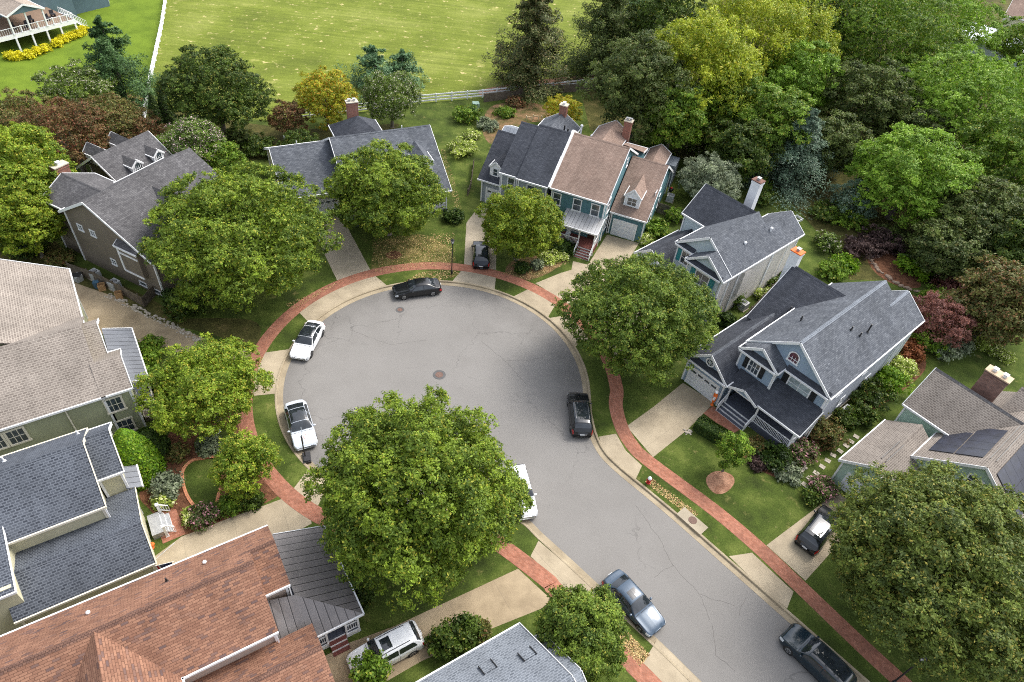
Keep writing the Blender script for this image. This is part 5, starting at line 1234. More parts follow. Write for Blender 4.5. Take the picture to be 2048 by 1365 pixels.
p = at(1433, 793, 1.6); o = empty("fish_banner", p, -46, "orange and white fish shaped banner hanging beside the blue house's garage door", "banner")
MB().tube([(0, -.3, .75), (0, -.25, .3), (.03, -.25, -.3), (0, -.22, -.8), (0, -.2, -1.0)], [.12, .20, .16, .07, .16], 10).build("cloth", ORANGE, o)
MB().tube([(0, -.3, .80), (0, -.3, .66)], [.135, .15], 10).build("mouth_ring", WHITE, o); MB().tube([(.03, -.33, .2), (.03, -.33, -.2)], [.14, .12], 8).build("belly_patch", WHITE, o)
p = at(648, 1329); tag(MB().ball((0, 0, .03), .22, .18, .05, 12, 6).build("yellow_mat", plain("yellow_plastic", (.75, .52, .03, 1), .6), None, None, (p.x, p.y, LZ + .01)), "small yellow object lying on the driveway beside the red roof", "toy")
p = at(577, 283); o = empty("patio_table", p, 28, "small white patio table behind the bungalow's garage wing", "table")
MB().box(-.55, .55, -.4, .4, .68, .74).build("tabletop", WHITE, o)
for a in (-.48, .48):
    for b in (-.33, .33): MB().box(a - .03, a + .03, b - .03, b + .03, 0, .68).build("leg", WHITE, o)
for k, (x, y) in enumerate(((1052, 242), (1066, 240), (1082, 242))):
    p = at(x, y); o = empty("garden_frame", p, 8, "pale wooden frame in the bed behind the dark townhouse, %s of three" % ("left one", "middle one", "right one")[k], "garden frame", "wooden frames behind the dark townhouse"); TWP = plain("pale_wood", (.62, .52, .34, 1), .7)
    MB().box(-.05, .05, -.05, .05, 0, .8).build("upright", TWP, o); MB().box(.75, .85, -.05, .05, 0, .6).build("upright", TWP, o); MB().bar((0, 0, .58), (.8, 0, .58), .07, .09).build("crossbar", TWP, o)
p = at(1594, 440); o = empty("raised_bed", p, 40, "white edged square frame on the ivory house's back lawn", "frame")
for q in ((-.5, .5, -.5, -.44), (-.5, .5, .44, .5), (-.5, -.44, -.44, .44), (.44, .5, -.44, .44)): MB().box(*q, 0, .3).build("side_board", WHITE, o)
p = at(1341, 382); o = empty("lawn_mower", p, 60, "red and black garden machine beside the teal townhouse", "mower")
MB().box(-.3, .3, -.22, .22, .12, .34).build("deck", BLACK, o); MB().ball((0, 0, .42), .18, .16, .14, 10, 6).build("engine", RED, o)
for a in (-.24, .24):
    for b in (-.25, .25): MB().tube([(a, b - .03, .12), (a, b + .03, .12)], [.12, .12], 10).build("wheel", TYRE, o)
MB().tube([(-.3, .18, .3), (-.95, .18, .95), (-.95, -.18, .95), (-.3, -.18, .3)], [.018] * 4, 6).build("handle", BLACK, o)
p = at(433, 864); tag(MB().tube([(.28 * math.cos(t), .28 * math.sin(t), .05) for t in [2 * math.pi * k / 18 for k in range(19)]], [.05] * 19, 8, cap=False).build("planter_ring", WHITE, None, None, (p.x, p.y, LZ)), "white ring on the shaded bed under the yellow green tree", "garden ring")
for k, (x, y, l) in enumerate(((184, 10, "left"), (205, 6, "right"))):
    p = at(x, y); o = empty("cold_frame", p, 40, "white framed glass garden box against the blue grey house, %s one" % l, "cold frame", "white glass garden boxes")
    MB().box(-1, 1, -.6, -.5, 0, .5).box(-1, 1, .5, .6, 0, .5).box(-1, -.9, -.5, .5, 0, .5).box(.9, 1, -.5, .5, 0, .5).build("box_frame", WHITE, o); MB().box(-.9, .9, -.5, .5, .38, .42).build("glass_lid", GLASS, o)
# ------------------------------------------------------------------ trees and shrubs
def L3(a, b, c, d=None): return (a, b, c)
LM = {
 'maple':   leafmat("leaf_maple", srgb(66, 90, 30), srgb(122, 142, 46), srgb(164, 164, 60), .08),
 'zelkova': leafmat("leaf_zelkova", srgb(64, 88, 34), srgb(116, 136, 52), srgb(156, 158, 66), .08),
 'bright':  leafmat("leaf_bright", srgb(78, 104, 28), srgb(126, 142, 40), srgb(160, 156, 50), .12),
 'lime':    leafmat("leaf_lime", srgb(86, 114, 34), srgb(132, 150, 46), srgb(174, 168, 62), .12),
 'willow':  leafmat("leaf_willow", srgb(108, 132, 36), srgb(158, 166, 46), srgb(190, 184, 60), .12),
 'forest':  leafmat("leaf_forest", srgb(69, 97, 32), srgb(113, 141, 44), srgb(158, 160, 63), .08),
 'fgreen':  leafmat("leaf_fresh", srgb(88, 124, 36), srgb(128, 158, 54), srgb(160, 176, 74), .08),
 'dark':    leafmat("leaf_dark", srgb(46, 64, 25), srgb(85, 106, 39), srgb(136, 133, 57), .06),
 'deep':    leafmat("leaf_deep", srgb(58, 74, 38), srgb(96, 110, 55), srgb(120, 118, 67), .08),
 'olive':   leafmat("leaf_olive", srgb(76, 82, 42), srgb(113, 113, 61), srgb(134, 101, 65), .22),
 'linden':  leafmat("leaf_linden", srgb(68, 84, 42), srgb(112, 126, 56), srgb(158, 150, 70), .10),
 'rust':    leafmat("leaf_rust", srgb(78, 78, 42), srgb(116, 92, 60), srgb(140, 88, 66), .22),
 'red':     leafmat("leaf_red", srgb(96, 62, 52), srgb(128, 84, 76), srgb(146, 104, 100), .2),
 'plum':    leafmat("leaf_plum", srgb(58, 46, 46), srgb(84, 66, 64), srgb(106, 86, 82), .15),
 'orange':  leafmat("leaf_orange", srgb(112, 66, 40), srgb(148, 92, 60), srgb(164, 112, 70), .2),
 'gold':    leafmat("leaf_gold", srgb(112, 130, 32), srgb(164, 162, 44), srgb(200, 150, 48), .2),
 'yellow':  leafmat("leaf_yellow", srgb(170, 166, 20), srgb(206, 196, 30), srgb(230, 220, 70), .2),
 'blue':    leafmat("leaf_blue_spruce", srgb(62, 84, 70), srgb(100, 122, 100), srgb(132, 148, 128), .15, .1),
 'pine':    leafmat("leaf_pine", srgb(48, 74, 42), srgb(76, 106, 58), srgb(98, 126, 74), .12, .1),
 'spruce':  leafmat("leaf_spruce", srgb(53, 64, 33), srgb(90, 97, 53), srgb(128, 114, 73), .14, .1),
 'teal':    leafmat("leaf_juniper", srgb(64, 96, 64), srgb(98, 130, 90), srgb(128, 152, 116), .12, .1),
 'crape':   leafmat("leaf_crape_white", srgb(60, 80, 34), srgb(104, 124, 50), srgb(214, 206, 186), .10),
 'crapep':  leafmat("leaf_crape_pink", srgb(66, 90, 40), srgb(110, 134, 56), srgb(226, 196, 200), .16),
 'pinkfl':  leafmat("leaf_pink_flower", srgb(66, 80, 44), srgb(104, 116, 64), srgb(206, 150, 160), .22),
 'box':     leafmat("leaf_boxwood", srgb(38, 58, 22), srgb(62, 84, 30), srgb(90, 106, 40), .1),
 'laurel':  leafmat("leaf_laurel", srgb(66, 102, 20), srgb(108, 142, 28), srgb(140, 164, 50), .15),
 'grey':    leafmat("leaf_silver", srgb(92, 104, 84), srgb(136, 146, 118), srgb(160, 166, 140), .12),
 'hosta':   leafmat("leaf_hosta", srgb(110, 130, 50), srgb(170, 184, 90), srgb(226, 226, 170), .2),
}
BARK = rough_mat("bark", [(.3, (.10, .085, .07, 1)), (.7, (.22, .19, .16, 1))], 3.0, fine=(.7, 1.3, 20))

def leafmesh(name, pos, nrm, size, tint, mat, aspect=.5):
    n = len(pos); rng = np.random.default_rng(n)
    r = rng.normal(size=(n, 3)); t1 = np.cross(nrm, r); t1 /= np.linalg.norm(t1, axis=1)[:, None] + 1e-9
    t2 = np.cross(nrm, t1); t2 /= np.linalg.norm(t2, axis=1)[:, None] + 1e-9
    s = size[:, None]; bend = nrm * s * -.18
    V = np.empty((n, 4, 3)); V[:, 0] = pos + t1 * s + bend; V[:, 1] = pos + t2 * s * aspect; V[:, 2] = pos - t1 * s + bend; V[:, 3] = pos - t2 * s * aspect
    me = bpy.data.meshes.new(name); me.vertices.add(n * 4); me.vertices.foreach_set("co", V.astype(np.float32).ravel())
    me.loops.add(n * 4); me.loops.foreach_set("vertex_index", np.arange(n * 4, dtype=np.int32))
    me.polygons.add(n); me.polygons.foreach_set("loop_start", np.arange(0, n * 4, 4, dtype=np.int32)); me.polygons.foreach_set("loop_total", np.full(n, 4, dtype=np.int32))
    ca = me.color_attributes.new(name="tint", type='FLOAT_COLOR', domain='POINT')
    T = np.ones((n, 4, 4), dtype=np.float32); T[:, :, :3] = tint[:, None, :]; ca.data.foreach_set("color", T.ravel())
    me.materials.append(mat); me.update(calc_edges=True)
    return me

def lobes_round(rng, rx, ry, rz, K, lr, flat=.0, shape='round'):
    """lobe centres over a crown of the given radii, centre at 0"""
    i = np.arange(K) + .5; ph = np.arccos(1 - 1.75 * i / K); th = np.pi * (1 + 5 ** .5) * i + rng.random() * 6
    d = np.c_[np.cos(th) * np.sin(ph), np.sin(th) * np.sin(ph), np.cos(ph)] + rng.normal(size=(K, 3)) * .13
    d /= np.linalg.norm(d, axis=1)[:, None]
    k = (rng.uniform(.66, .90, K) + (rng.random(K) < .09) * .06)[:, None]
    if shape == 'loose': k = rng.uniform(.58, .96, K)[:, None]
    if shape == 'dome': d[:, 2] = d[:, 2] * .9 + .0
    c = d * k * np.array([rx, ry, rz]); R = rng.uniform(.75, 1.3, K) * lr
    return c, R, d

def crown(name, rx, rz, mat, seed, leaves=9000, size=.2, K=60, lr=None, shape='round', ry=None, up=.35, aspect=.5, core=.18, spread=1.0, droop=0.0):
    rng = np.random.default_rng(seed); ry = ry or rx; lr = lr or .27 * (rx + rz) / 2
    c, R, d = lobes_round(rng, rx, ry, rz, K, lr, shape=shape)
    w = R ** 2; w /= w.sum(); idx = rng.choice(K, leaves, p=w)
    v = rng.normal(size=(leaves, 3)); v /= np.linalg.norm(v, axis=1)[:, None]
    v = v * .8 + d[idx] * .9 + np.array([0, 0, up + .15]); v /= np.linalg.norm(v, axis=1)[:, None]
    rad = R[idx] * np.clip(rng.normal(.88, .17, leaves), .2, 1.35) * spread
    # twig clusters: leaves gather round points on the lobes and leave dark gaps between
    nc = max(K * 3, leaves // 34); ci = rng.choice(K, nc, p=w); cv = rng.normal(size=(nc, 3)); cv /= np.linalg.norm(cv, axis=1)[:, None]
    cv = cv * .85 + d[ci] * .8 + np.array([0, 0, up + .1]); cv /= np.linalg.norm(cv, axis=1)[:, None]
    cr = R[ci] * rng.uniform(.62, 1.12, nc); cp = c[ci] + cv * cr[:, None] * np.array([1, 1, .72]); ct = rng.random(nc)
    k2 = rng.integers(0, nc, leaves); idx = ci[k2]; v = cv[k2]; rad = cr[k2]
    sg = size * 1.25
    pos = cp[k2] + rng.normal(size=(leaves, 3)) * np.array([sg, sg, sg * .62]) + rng.normal(size=(leaves, 1)) * .25 * sg * v
    if droop: pos[:, 2] -= droop * rng.random(leaves) ** 2 * rad
    nr = v * .8 + np.array([0, 0, .35]) + rng.normal(size=(leaves, 3)) * .55
    m = int(leaves * core)
    if m:
        q = rng.normal(size=(m, 3)); q /= np.linalg.norm(q, axis=1)[:, None]; q *= rng.uniform(.45, .82, m)[:, None]
        q[:, 2] = np.abs(q[:, 2]) * np.where(rng.random(m) < .62, 1, -.85)
        pos[:m] = q * np.array([rx, ry, rz]); nr[:m] = rng.normal(size=(m, 3)) + np.array([0, 0, .6])
    nr /= np.linalg.norm(nr, axis=1)[:, None]
    lobe_t = rng.random(K)
    tint = np.c_[np.clip(lobe_t[idx] * .45 + ct[k2] * .45 + rng.random(leaves) * .3 - .1, 0, 1), np.clip(rng.normal(.5, .13, leaves) + (lobe_t[idx] - .5) * .3 + (ct[k2] - .5) * .3, 0, 1), rng.random(leaves)]
    sz = size * rng.uniform(.6, 1.35, leaves); sz[:m] *= 1.5
    return leafmesh(name, pos, nr, sz, tint, mat, aspect)

def conifer(name, r, h, mat, seed, leaves=9000, size=.2, tiers=16, irregular=.25, aspect=.32, top=1.0):
    """branches in whorls with drooping sprays, base at z=0"""
    rng = np.random.default_rng(seed); P = []; Nn = []; T = []
    nb = tiers * 9; per = leaves // nb
    for b in range(nb):
        f = (b + rng.random()) / nb; z = h * (.06 + .92 * f ** 1.05); L = r * (1 - f) ** top * (1 + rng.normal() * irregular) + .12 * r * (f < .97) * .6
        L = max(L, .12 * r); a = rng.random() * 2 * math.pi; t = rng.random()
        s = rng.random(per) ** .75; wdt = .28 * L * (1 - s * .55)
        side = rng.uniform(-1, 1, per) * wdt
        dz = -.22 * L * s ** 1.6 + .10 * L * (s > .8) + rng.normal(size=per) * .06 * L - np.abs(side) * .25
        x = np.cos(a) * s * L - np.sin(a) * side; y = np.sin(a) * s * L + np.cos(a) * side
        P.append(np.c_[x, y, z + dz]); q = rng.normal(size=(per, 3)) * .45 + np.array([np.cos(a) * .35, np.sin(a) * .35, .9]); Nn.append(q)
        T.append(np.c_[np.clip(t * .5 + rng.random(per) * .55, 0, 1), np.clip(rng.normal(.5, .2, per), 0, 1), rng.random(per)])
    P = np.vstack(P); Nn = np.vstack(Nn); Nn /= np.linalg.norm(Nn, axis=1)[:, None]; T = np.vstack(T)
    return leafmesh(name, P, Nn, size * rng.uniform(.7, 1.3, len(P)), T, mat, aspect)

def trunk(parent, h, r, spread, seed, n=6, base=None):
    rng = random.Random(seed); mb = MB()
    mb.tube([(0, 0, -.05), (0, 0, .15), (.03, .02, h * .25), (.05, -.03, h * .55), (0, 0, h * .9)], [r * 1.5, r * 1.08, r * .9, r * .62, r * .15], 10)
    for k in range(n):
        a = 2 * math.pi * (k + rng.random() * .6) / n; z0 = h * rng.uniform(.22, .5); l = spread * rng.uniform(.55, .8)
        mb.tube([(0, 0, z0), (math.cos(a) * l * .35, math.sin(a) * l * .35, z0 + h * .18), (math.cos(a + .2) * l, math.sin(a + .2) * l, z0 + h * .38)], [r * .45, r * .3, r * .06], 6)
    return mb.build("trunk", BARK, parent)

_seed = [100]
LS, LN, LK = .56, 2.6, 1.5          # leaf size, leaf count and lobe count factors
def tree(px_, py, zc, rpx, rz, kind, label, cat="tree", name="tree", leaves=9000, size=.19, K=60, shape='round', ry=None, group=None, base=None, up=.25, aspect=.5, lr=None, droop=0.0, core=.24):
    """round crowned tree: crown centre at pixel (px_, py) and height zc, radius rpx pixels wide, rz metres high"""
    _seed[0] += 1; c = at(px_, py, zc); rx = rpx * mpp(c)
    t = empty(name, (c.x, c.y, LZ), 0, label, cat, group)
    lr = (lr or .27 * (rx + rz) / 2) * .84
    me = crown("crown", rx, rz, LM[kind], _seed[0], int(leaves * LN), size * LS, int(K * LK), lr, shape, up=up, aspect=aspect, droop=droop, core=core, ry=(ry * rx if ry else None))
    o = bpy.data.objects.new("crown", me); COL.objects.link(o); o.parent = t; o.location = (0, 0, zc - LZ)
    trunk(t, zc + rz * .3, max(.08, rx * .055), rx * .8, _seed[0])
    return t
def cone(px_, py, rpx, h, kind, label, name="conifer", leaves=8000, size=.2, tiers=16, irregular=.25, aspect=.32, group=None, top=1.0, zb=None, cat="conifer"):
    """conifer whose foot stands at the pixel"""
    _seed[0] += 1; b = at(px_, py, LZ); r = rpx * mpp(b)
    t = empty(name, (b.x, b.y, LZ), 0, label, cat, group)
    me = conifer("crown", r, h, LM[kind], _seed[0], int(leaves * 1.7), size * .7, tiers, irregular, aspect, top)
    o = bpy.data.objects.new("crown", me); COL.objects.link(o); o.parent = t
    MB().tube([(0, 0, -.05), (0, 0, h * .5), (0, 0, h * .96)], [r * .07 + .05, r * .045 + .03, .02], 8).build("trunk", BARK, t)
    return t
_bush = {}
def bush(px_, py, rpx, kind, label, h=None, name="shrub", cat="shrub", group=None, leaves=1500, size=.11, ry=1.0, rot=0, K=22, form='round', aspect=.55, tight=False):
    c = at(px_, py, LZ + .4); rx = rpx * mpp(c); h = h or rx * 1.3
    _seed[0] += 1
    if form == 'round':
        me = crown("foliage", rx, h / 2, LM[kind], _seed[0], leaves, size, K, .33 * rx if not tight else .22 * rx, shape='round' if not tight else 'round', ry=rx * ry, core=.3, aspect=aspect, up=.2)
        z = h / 2
    o = bpy.data.objects.new(name, me); COL.objects.link(o); o.location = (c.x, c.y, LZ + z * .92); o.rotation_euler = (0, 0, math.radians(rot))
    return tag(o, label, cat, group)
def topiary(px_, py, rpx, h, kind, label, power=2.4, leaves=9000, size=.09, name="clipped_shrub", taper=.55, z=None):
    """clipped egg or column: surface covered in leaves, foot at the pixel"""
    _seed[0] += 1; rng = np.random.default_rng(_seed[0]); b = at(px_, py, LZ); r = rpx * mpp(b)
    n = leaves; f = rng.random(n); a = rng.random(n) * 2 * np.pi
    prof = np.sqrt(np.clip(1 - np.abs(f * 1.12 - .12) ** power, 0, 1)) * (1 - (1 - taper) * f ** 1.5)
    rr = r * prof * np.clip(rng.normal(.97, .045, n), .7, 1.12); pos = np.c_[np.cos(a) * rr, np.sin(a) * rr, f * h + rng.normal(size=n) * .03]
    nr = np.c_[np.cos(a), np.sin(a), .3 + f * .9] + rng.normal(size=(n, 3)) * .45; nr /= np.linalg.norm(nr, axis=1)[:, None]
    me = leafmesh("foliage", pos, nr, size * rng.uniform(.6, 1.4, n), np.c_[rng.random(n), np.clip(rng.normal(.5, .22, n), 0, 1), rng.random(n)], LM[kind], .55)
    o = bpy.data.objects.new(name, me); COL.objects.link(o); o.location = (b.x, b.y, LZ)
    inner = MB(); 
    for k in range(8):
        f0, f1 = k / 8, (k + 1) / 8
        g0, g1 = [r * .86 * math.sqrt(max(0, 1 - abs(f_ * 1.12 - .12) ** power)) * (1 - (1 - taper) * f_ ** 1.5) for f_ in (f0, f1)]
        for j in range(12):
            a0, a1 = math.pi * j / 6, math.pi * (j + 1) / 6
            inner.face([(g0 * math.cos(a0), g0 * math.sin(a0), f0 * h), (g0 * math.cos(a1), g0 * math.sin(a1), f0 * h), (g1 * math.cos(a1), g1 * math.sin(a1), f1 * h), (g1 * math.cos(a0), g1 * math.sin(a0), f1 * h)])
    inner.build("inner_twigs", BARK, o)
    return tag(o, label, "shrub")

SG = "street trees round the turning circle"
# the street trees
tree(480, 468, 6.6, 172, 5.2, 'maple', "very large round street tree covering the brown house's corner, left of the turning circle", leaves=44000, size=.19, K=120, group=SG, lr=1.5)
tree(772, 382, 5.6, 112, 4.6, 'maple', "round street tree before the grey bungalow with a mulch ring at its foot", leaves=26000, size=.19, K=80, group=SG, lr=1.25)
tree(1040, 446, 4.8, 82, 3.9, 'bright', "smaller bright green street tree in front of the attached pair of houses", leaves=19000, size=.17, K=60, group=SG, lr=1.0)
tree(1278, 632, 6.0, 148, 4.8, 'zelkova', "wide street tree beside the ivory house, right of the turning circle", leaves=34000, size=.18, K=110, group=SG, lr=1.25)
tree(829, 988, 7.2, 192, 6.2, 'maple', "largest round tree in the foreground, over the near kerb of the turning circle", leaves=60000, size=.165, K=160, group=SG, lr=1.25)
tree(1008, 1000, 3.6, 48, 2.1, 'zelkova', "small low tree at the right flank of the largest foreground tree, over a white car", leaves=6000, size=.14, K=26, group=SG)
tree(412, 772, 4.2, 106, 3.2, 'lime', "spreading yellow green tree in front of the sage house", leaves=21000, size=.15, K=75, shape='loose', lr=.95)
tree(490, 926, 3.0, 52, 2.0, 'lime', "small feathery yellow green tree beside the brick pavement and the oval lawn", leaves=7000, size=.14, K=30, shape='loose', lr=.8)
tree(1166, 1268, 4.6, 78, 3.0, 'zelkova', "bright green tree in front of the light grey roof at the bottom", leaves=17000, size=.14, K=60, lr=.75)
tree(1898, 1136, 6.8, 186, 5.2, 'linden', "huge olive green tree filling the bottom right corner", leaves=52000, size=.18, K=150, lr=1.4)
tree(1467, 900, 3.0, 31, 1.8, 'forest', "young green sapling in a mulch ring on the right front lawn", leaves=3500, size=.12, K=20)
# background trees, left
tree(28, 345, 6, 84, 4.6, 'lime', "yellow green tree at the left edge beside the brown house's chimney", leaves=20000, size=.2, K=70)
tree(50, 440, 4.5, 60, 3.2, 'bright', "yellowing tree below the brick chimney at the left edge", leaves=11000, size=.18, K=45)
tree(140, 270, 5, 80, 3.4, 'rust', "reddish brown crape myrtle behind the brown house", leaves=12000, size=.17, K=50, shape='loose', group="rusty crape myrtles behind the brown house")
tree(225, 245, 4.5, 62, 3.0, 'olive', "olive and rust crape myrtle left of the lone dark pine's foot", leaves=9000, size=.17, K=40, shape='loose', group="rusty crape myrtles behind the brown house")
tree(25, 240, 4, 60, 2.6, 'olive', "olive brown crape myrtle at the left edge of the lawn", leaves=8000, size=.18, K=36, shape='loose', group="rusty crape myrtles behind the brown house")
tree(150, 178, 4.5, 56, 2.6, 'crape', "white flowering crape myrtle at the edge of the upper left lawn", leaves=8000, size=.17, K=36, shape='loose')
tree(290, 275, 3.5, 40, 2.4, 'rust', "small reddish crape myrtle behind the dormered rear wing", leaves=5000, size=.15, K=26, group="rusty crape myrtles behind the brown house")
tree(430, 185, 6.5, 88, 5.0, 'dark', "dark green maple between the field and the pink crape myrtle", leaves=20000, size=.2, K=80)
tree(388, 288, 4.2, 56, 3.0, 'crapep', "pink and white flowering crape myrtle behind the largest left tree", leaves=11000, size=.15, K=45)
tree(445, 320, 3, 36, 2.4, 'forest', "small green tree right of the pink crape myrtle", leaves=4500, size=.16, K=24)
tree(650, 195, 4.6, 54, 3.6, 'gold', "yellow and orange tinted tree beside the brick chimney of the grey bungalow", leaves=10000, size=.17, K=44)
tree(575, 236, 3, 34, 2.2, 'rust', "small russet tree left of the yellow orange tree", leaves=4500, size=.15, K=24)
tree(782, 192, 4.6, 56, 3.2, 'crape', "rounded dark tree with white flowers behind the grey bungalow", leaves=10000, size=.16, K=46, droop=.5)
cone(752, 172, 44, 6.0, 'teal', "blue green spreading juniper on the field edge, left one of the pair", name="juniper", leaves=9000, size=.24, tiers=7, irregular=.45, top=.45)
cone(806, 168, 40, 5.0, 'teal', "blue green spreading juniper on the field edge, right one of the pair", name="juniper", leaves=8000, size=.24, tiers=7, irregular=.45, top=.45)
tree(600, 290, 1.8, 40, 1.5, 'dark', "dark shrubby tree behind the bungalow's garage wing", leaves=4500, size=.15, K=24)
cone(253, 208, 74, 11.6, 'pine', "tall blue green pine on the left lawn beside the white rail fence", leaves=19000, size=.24, tiers=12, irregular=.22, top=.85)
for x, y, w, hh, l in ((318, 250, 13, 4.2, "dark columnar arborvitae, leftmost of the clump by the rail fence"), (338, 245, 14, 4.6, "dark columnar arborvitae, rightmost and tallest of the clump by the rail fence"), (208, 275, 13, 3.6, "green columnar arborvitae among the rusty crape myrtles")):
    topiary(x, y, w, hh, 'box', l, leaves=2600, size=.13, name="arborvitae", taper=.35)
# spruces at the field edge
cone(1055, 178, 72, 16.5, 'spruce', "tall grey green spruce standing alone at the right end of the field", leaves=24000, size=.3, tiers=18, top=.62)
cone(1195, 158, 72, 17.0, 'deep', "tall dark spruce right of the lone grey green spruce", leaves=20000, size=.3, tiers=18, top=.65)
cone(1265, 130, 75, 15, 'pine', "dark pine behind the top centre woods", leaves=16000, size=.3, tiers=16, top=.6)
cone(1566, 372, 84, 11.0, 'blue', "blue grey spruce behind the ivory house", leaves=22000, size=.21, tiers=17, top=.85)
# woods, upper right
WG = "trees of the wood behind the houses"
W = [
 (1285, 175, 9, 95, 6.5, 'deep', 'loose', "dark dense tree at the left end of the wood, above the teal townhouse"),
 (1350, 235, 7, 60, 4.5, 'forest', 'round', "mid green tree between the dark left tree and the willow like trees"),
 (1400, 150, 10, 100, 8, 'willow', 'loose', "tall yellow green willow like tree, left one of the bright pair"),
 (1520, 70, 10, 120, 8, 'willow', 'loose', "tall yellow green willow like tree touching the top edge, right one of the bright pair"),
 (1460, 215, 7, 70, 5, 'forest', 'loose', "green tree below the bright willow like pair"),
 (1330, 60, 9, 80, 7, 'dark', 'round', "dark tree at the top edge left of the willow like pair"),
 (1600, 165, 7, 75, 5, 'fgreen', 'loose', "fresh green tree at the wood's centre, left of the short rail fence"),
 (1650, 40, 9, 90, 7, 'dark', 'round', "dark tree at the top edge in the middle of the wood"),
 (1770, 70, 10, 115, 8, 'forest', 'loose', "broad mid green tree at the top edge right of centre"),
 (1730, 200, 7, 80, 5.5, 'deep', 'round', "very dark tree in the centre of the wood"),
 (1665, 290, 5, 60, 4, 'deep', 'round', "dark low tree behind the blue spruce"),
 (1880, 40, 9, 90, 7, 'fgreen', 'loose', "loose green tree at the top edge beside the pale roof"),
 (1860, 165, 7, 80, 5, 'forest', 'round', "green tree below the pale roof"),
 (1830, 265, 5, 60, 4, 'deep', 'round', "dark undergrowth tree above the round crowned green tree"),
 (1960, 215, 8, 130, 6.5, 'fgreen', 'loose', "large bright green tree at the right edge below the pale roof"),
 (2040, 330, 7, 90, 6, 'forest', 'loose', "green tree cut by the right edge, beside the round crowned tree"),
 (1822, 355, 6, 104, 5.0, 'fgreen', 'round', "round crowned fresh green tree at the right, the most regular crown of the wood"),
 (1970, 440, 5, 85, 4.5, 'deep', 'round', "dark tree right of the round crowned green tree"),
 (1900, 500, 3.5, 60, 3, 'deep', 'loose', "low dark tree below the round crowned green tree"),
 (2040, 500, 5, 60, 4, 'dark', 'round', "dark green tree at the right edge beside the low dark trees"),
 (2000, 610, 4.5, 68, 4.0, 'olive', 'loose', "olive green tree at the right edge above the chimney house"),
 (1422, 362, 3.4, 60, 2.6, 'grey', 'round', "silvery green rounded tree between the teal townhouse and the ivory house"),
 (1480, 300, 5, 60, 4, 'dark', 'loose', "dark tree left of the blue spruce"),
 (1540, 250, 7, 70, 5, 'forest', 'loose', "mid green tree above the tip of the blue spruce"),
 (2040, 90, 6, 50, 4, 'forest', 'loose', "small green tree in the top right corner"),
]
for k, (x, y, zc, r, rz_, kd, shp, lb) in enumerate(W):
    tree(x, y, zc, r, rz_, kd, lb, leaves=int(9000 + (r - 50) * 190), size=.26 if kd not in ('grey',) else .16, K=int(40 + (r - 50) * .7), shape=shp, group=WG, up=.5, lr=(1.9 if shp == 'loose' else 1.5) * r / 90, droop=.5 if kd == 'willow' else 0)
tree(1125, 222, 2.6, 38, 2.0, 'gold', "russet gold small tree behind the dark townhouse's chimney", leaves=4500, size=.15, K=24)
tree(1880, 640, 3.0, 52, 2.4, 'red', "pinkish red smoke tree behind the blue house", leaves=8000, size=.14, K=34)
tree(1712, 400, 2.6, 44, 2.4, 'blue', "small blue spruce shaped tree left of the round crowned tree", leaves=5000, size=.14, K=26)
tree(1350, 430, 1.0, 20, .9, 'forest', "small green shrub against the teal townhouse's garage side", cat="shrub", name="shrub_tree", leaves=1500, size=.11, K=14)

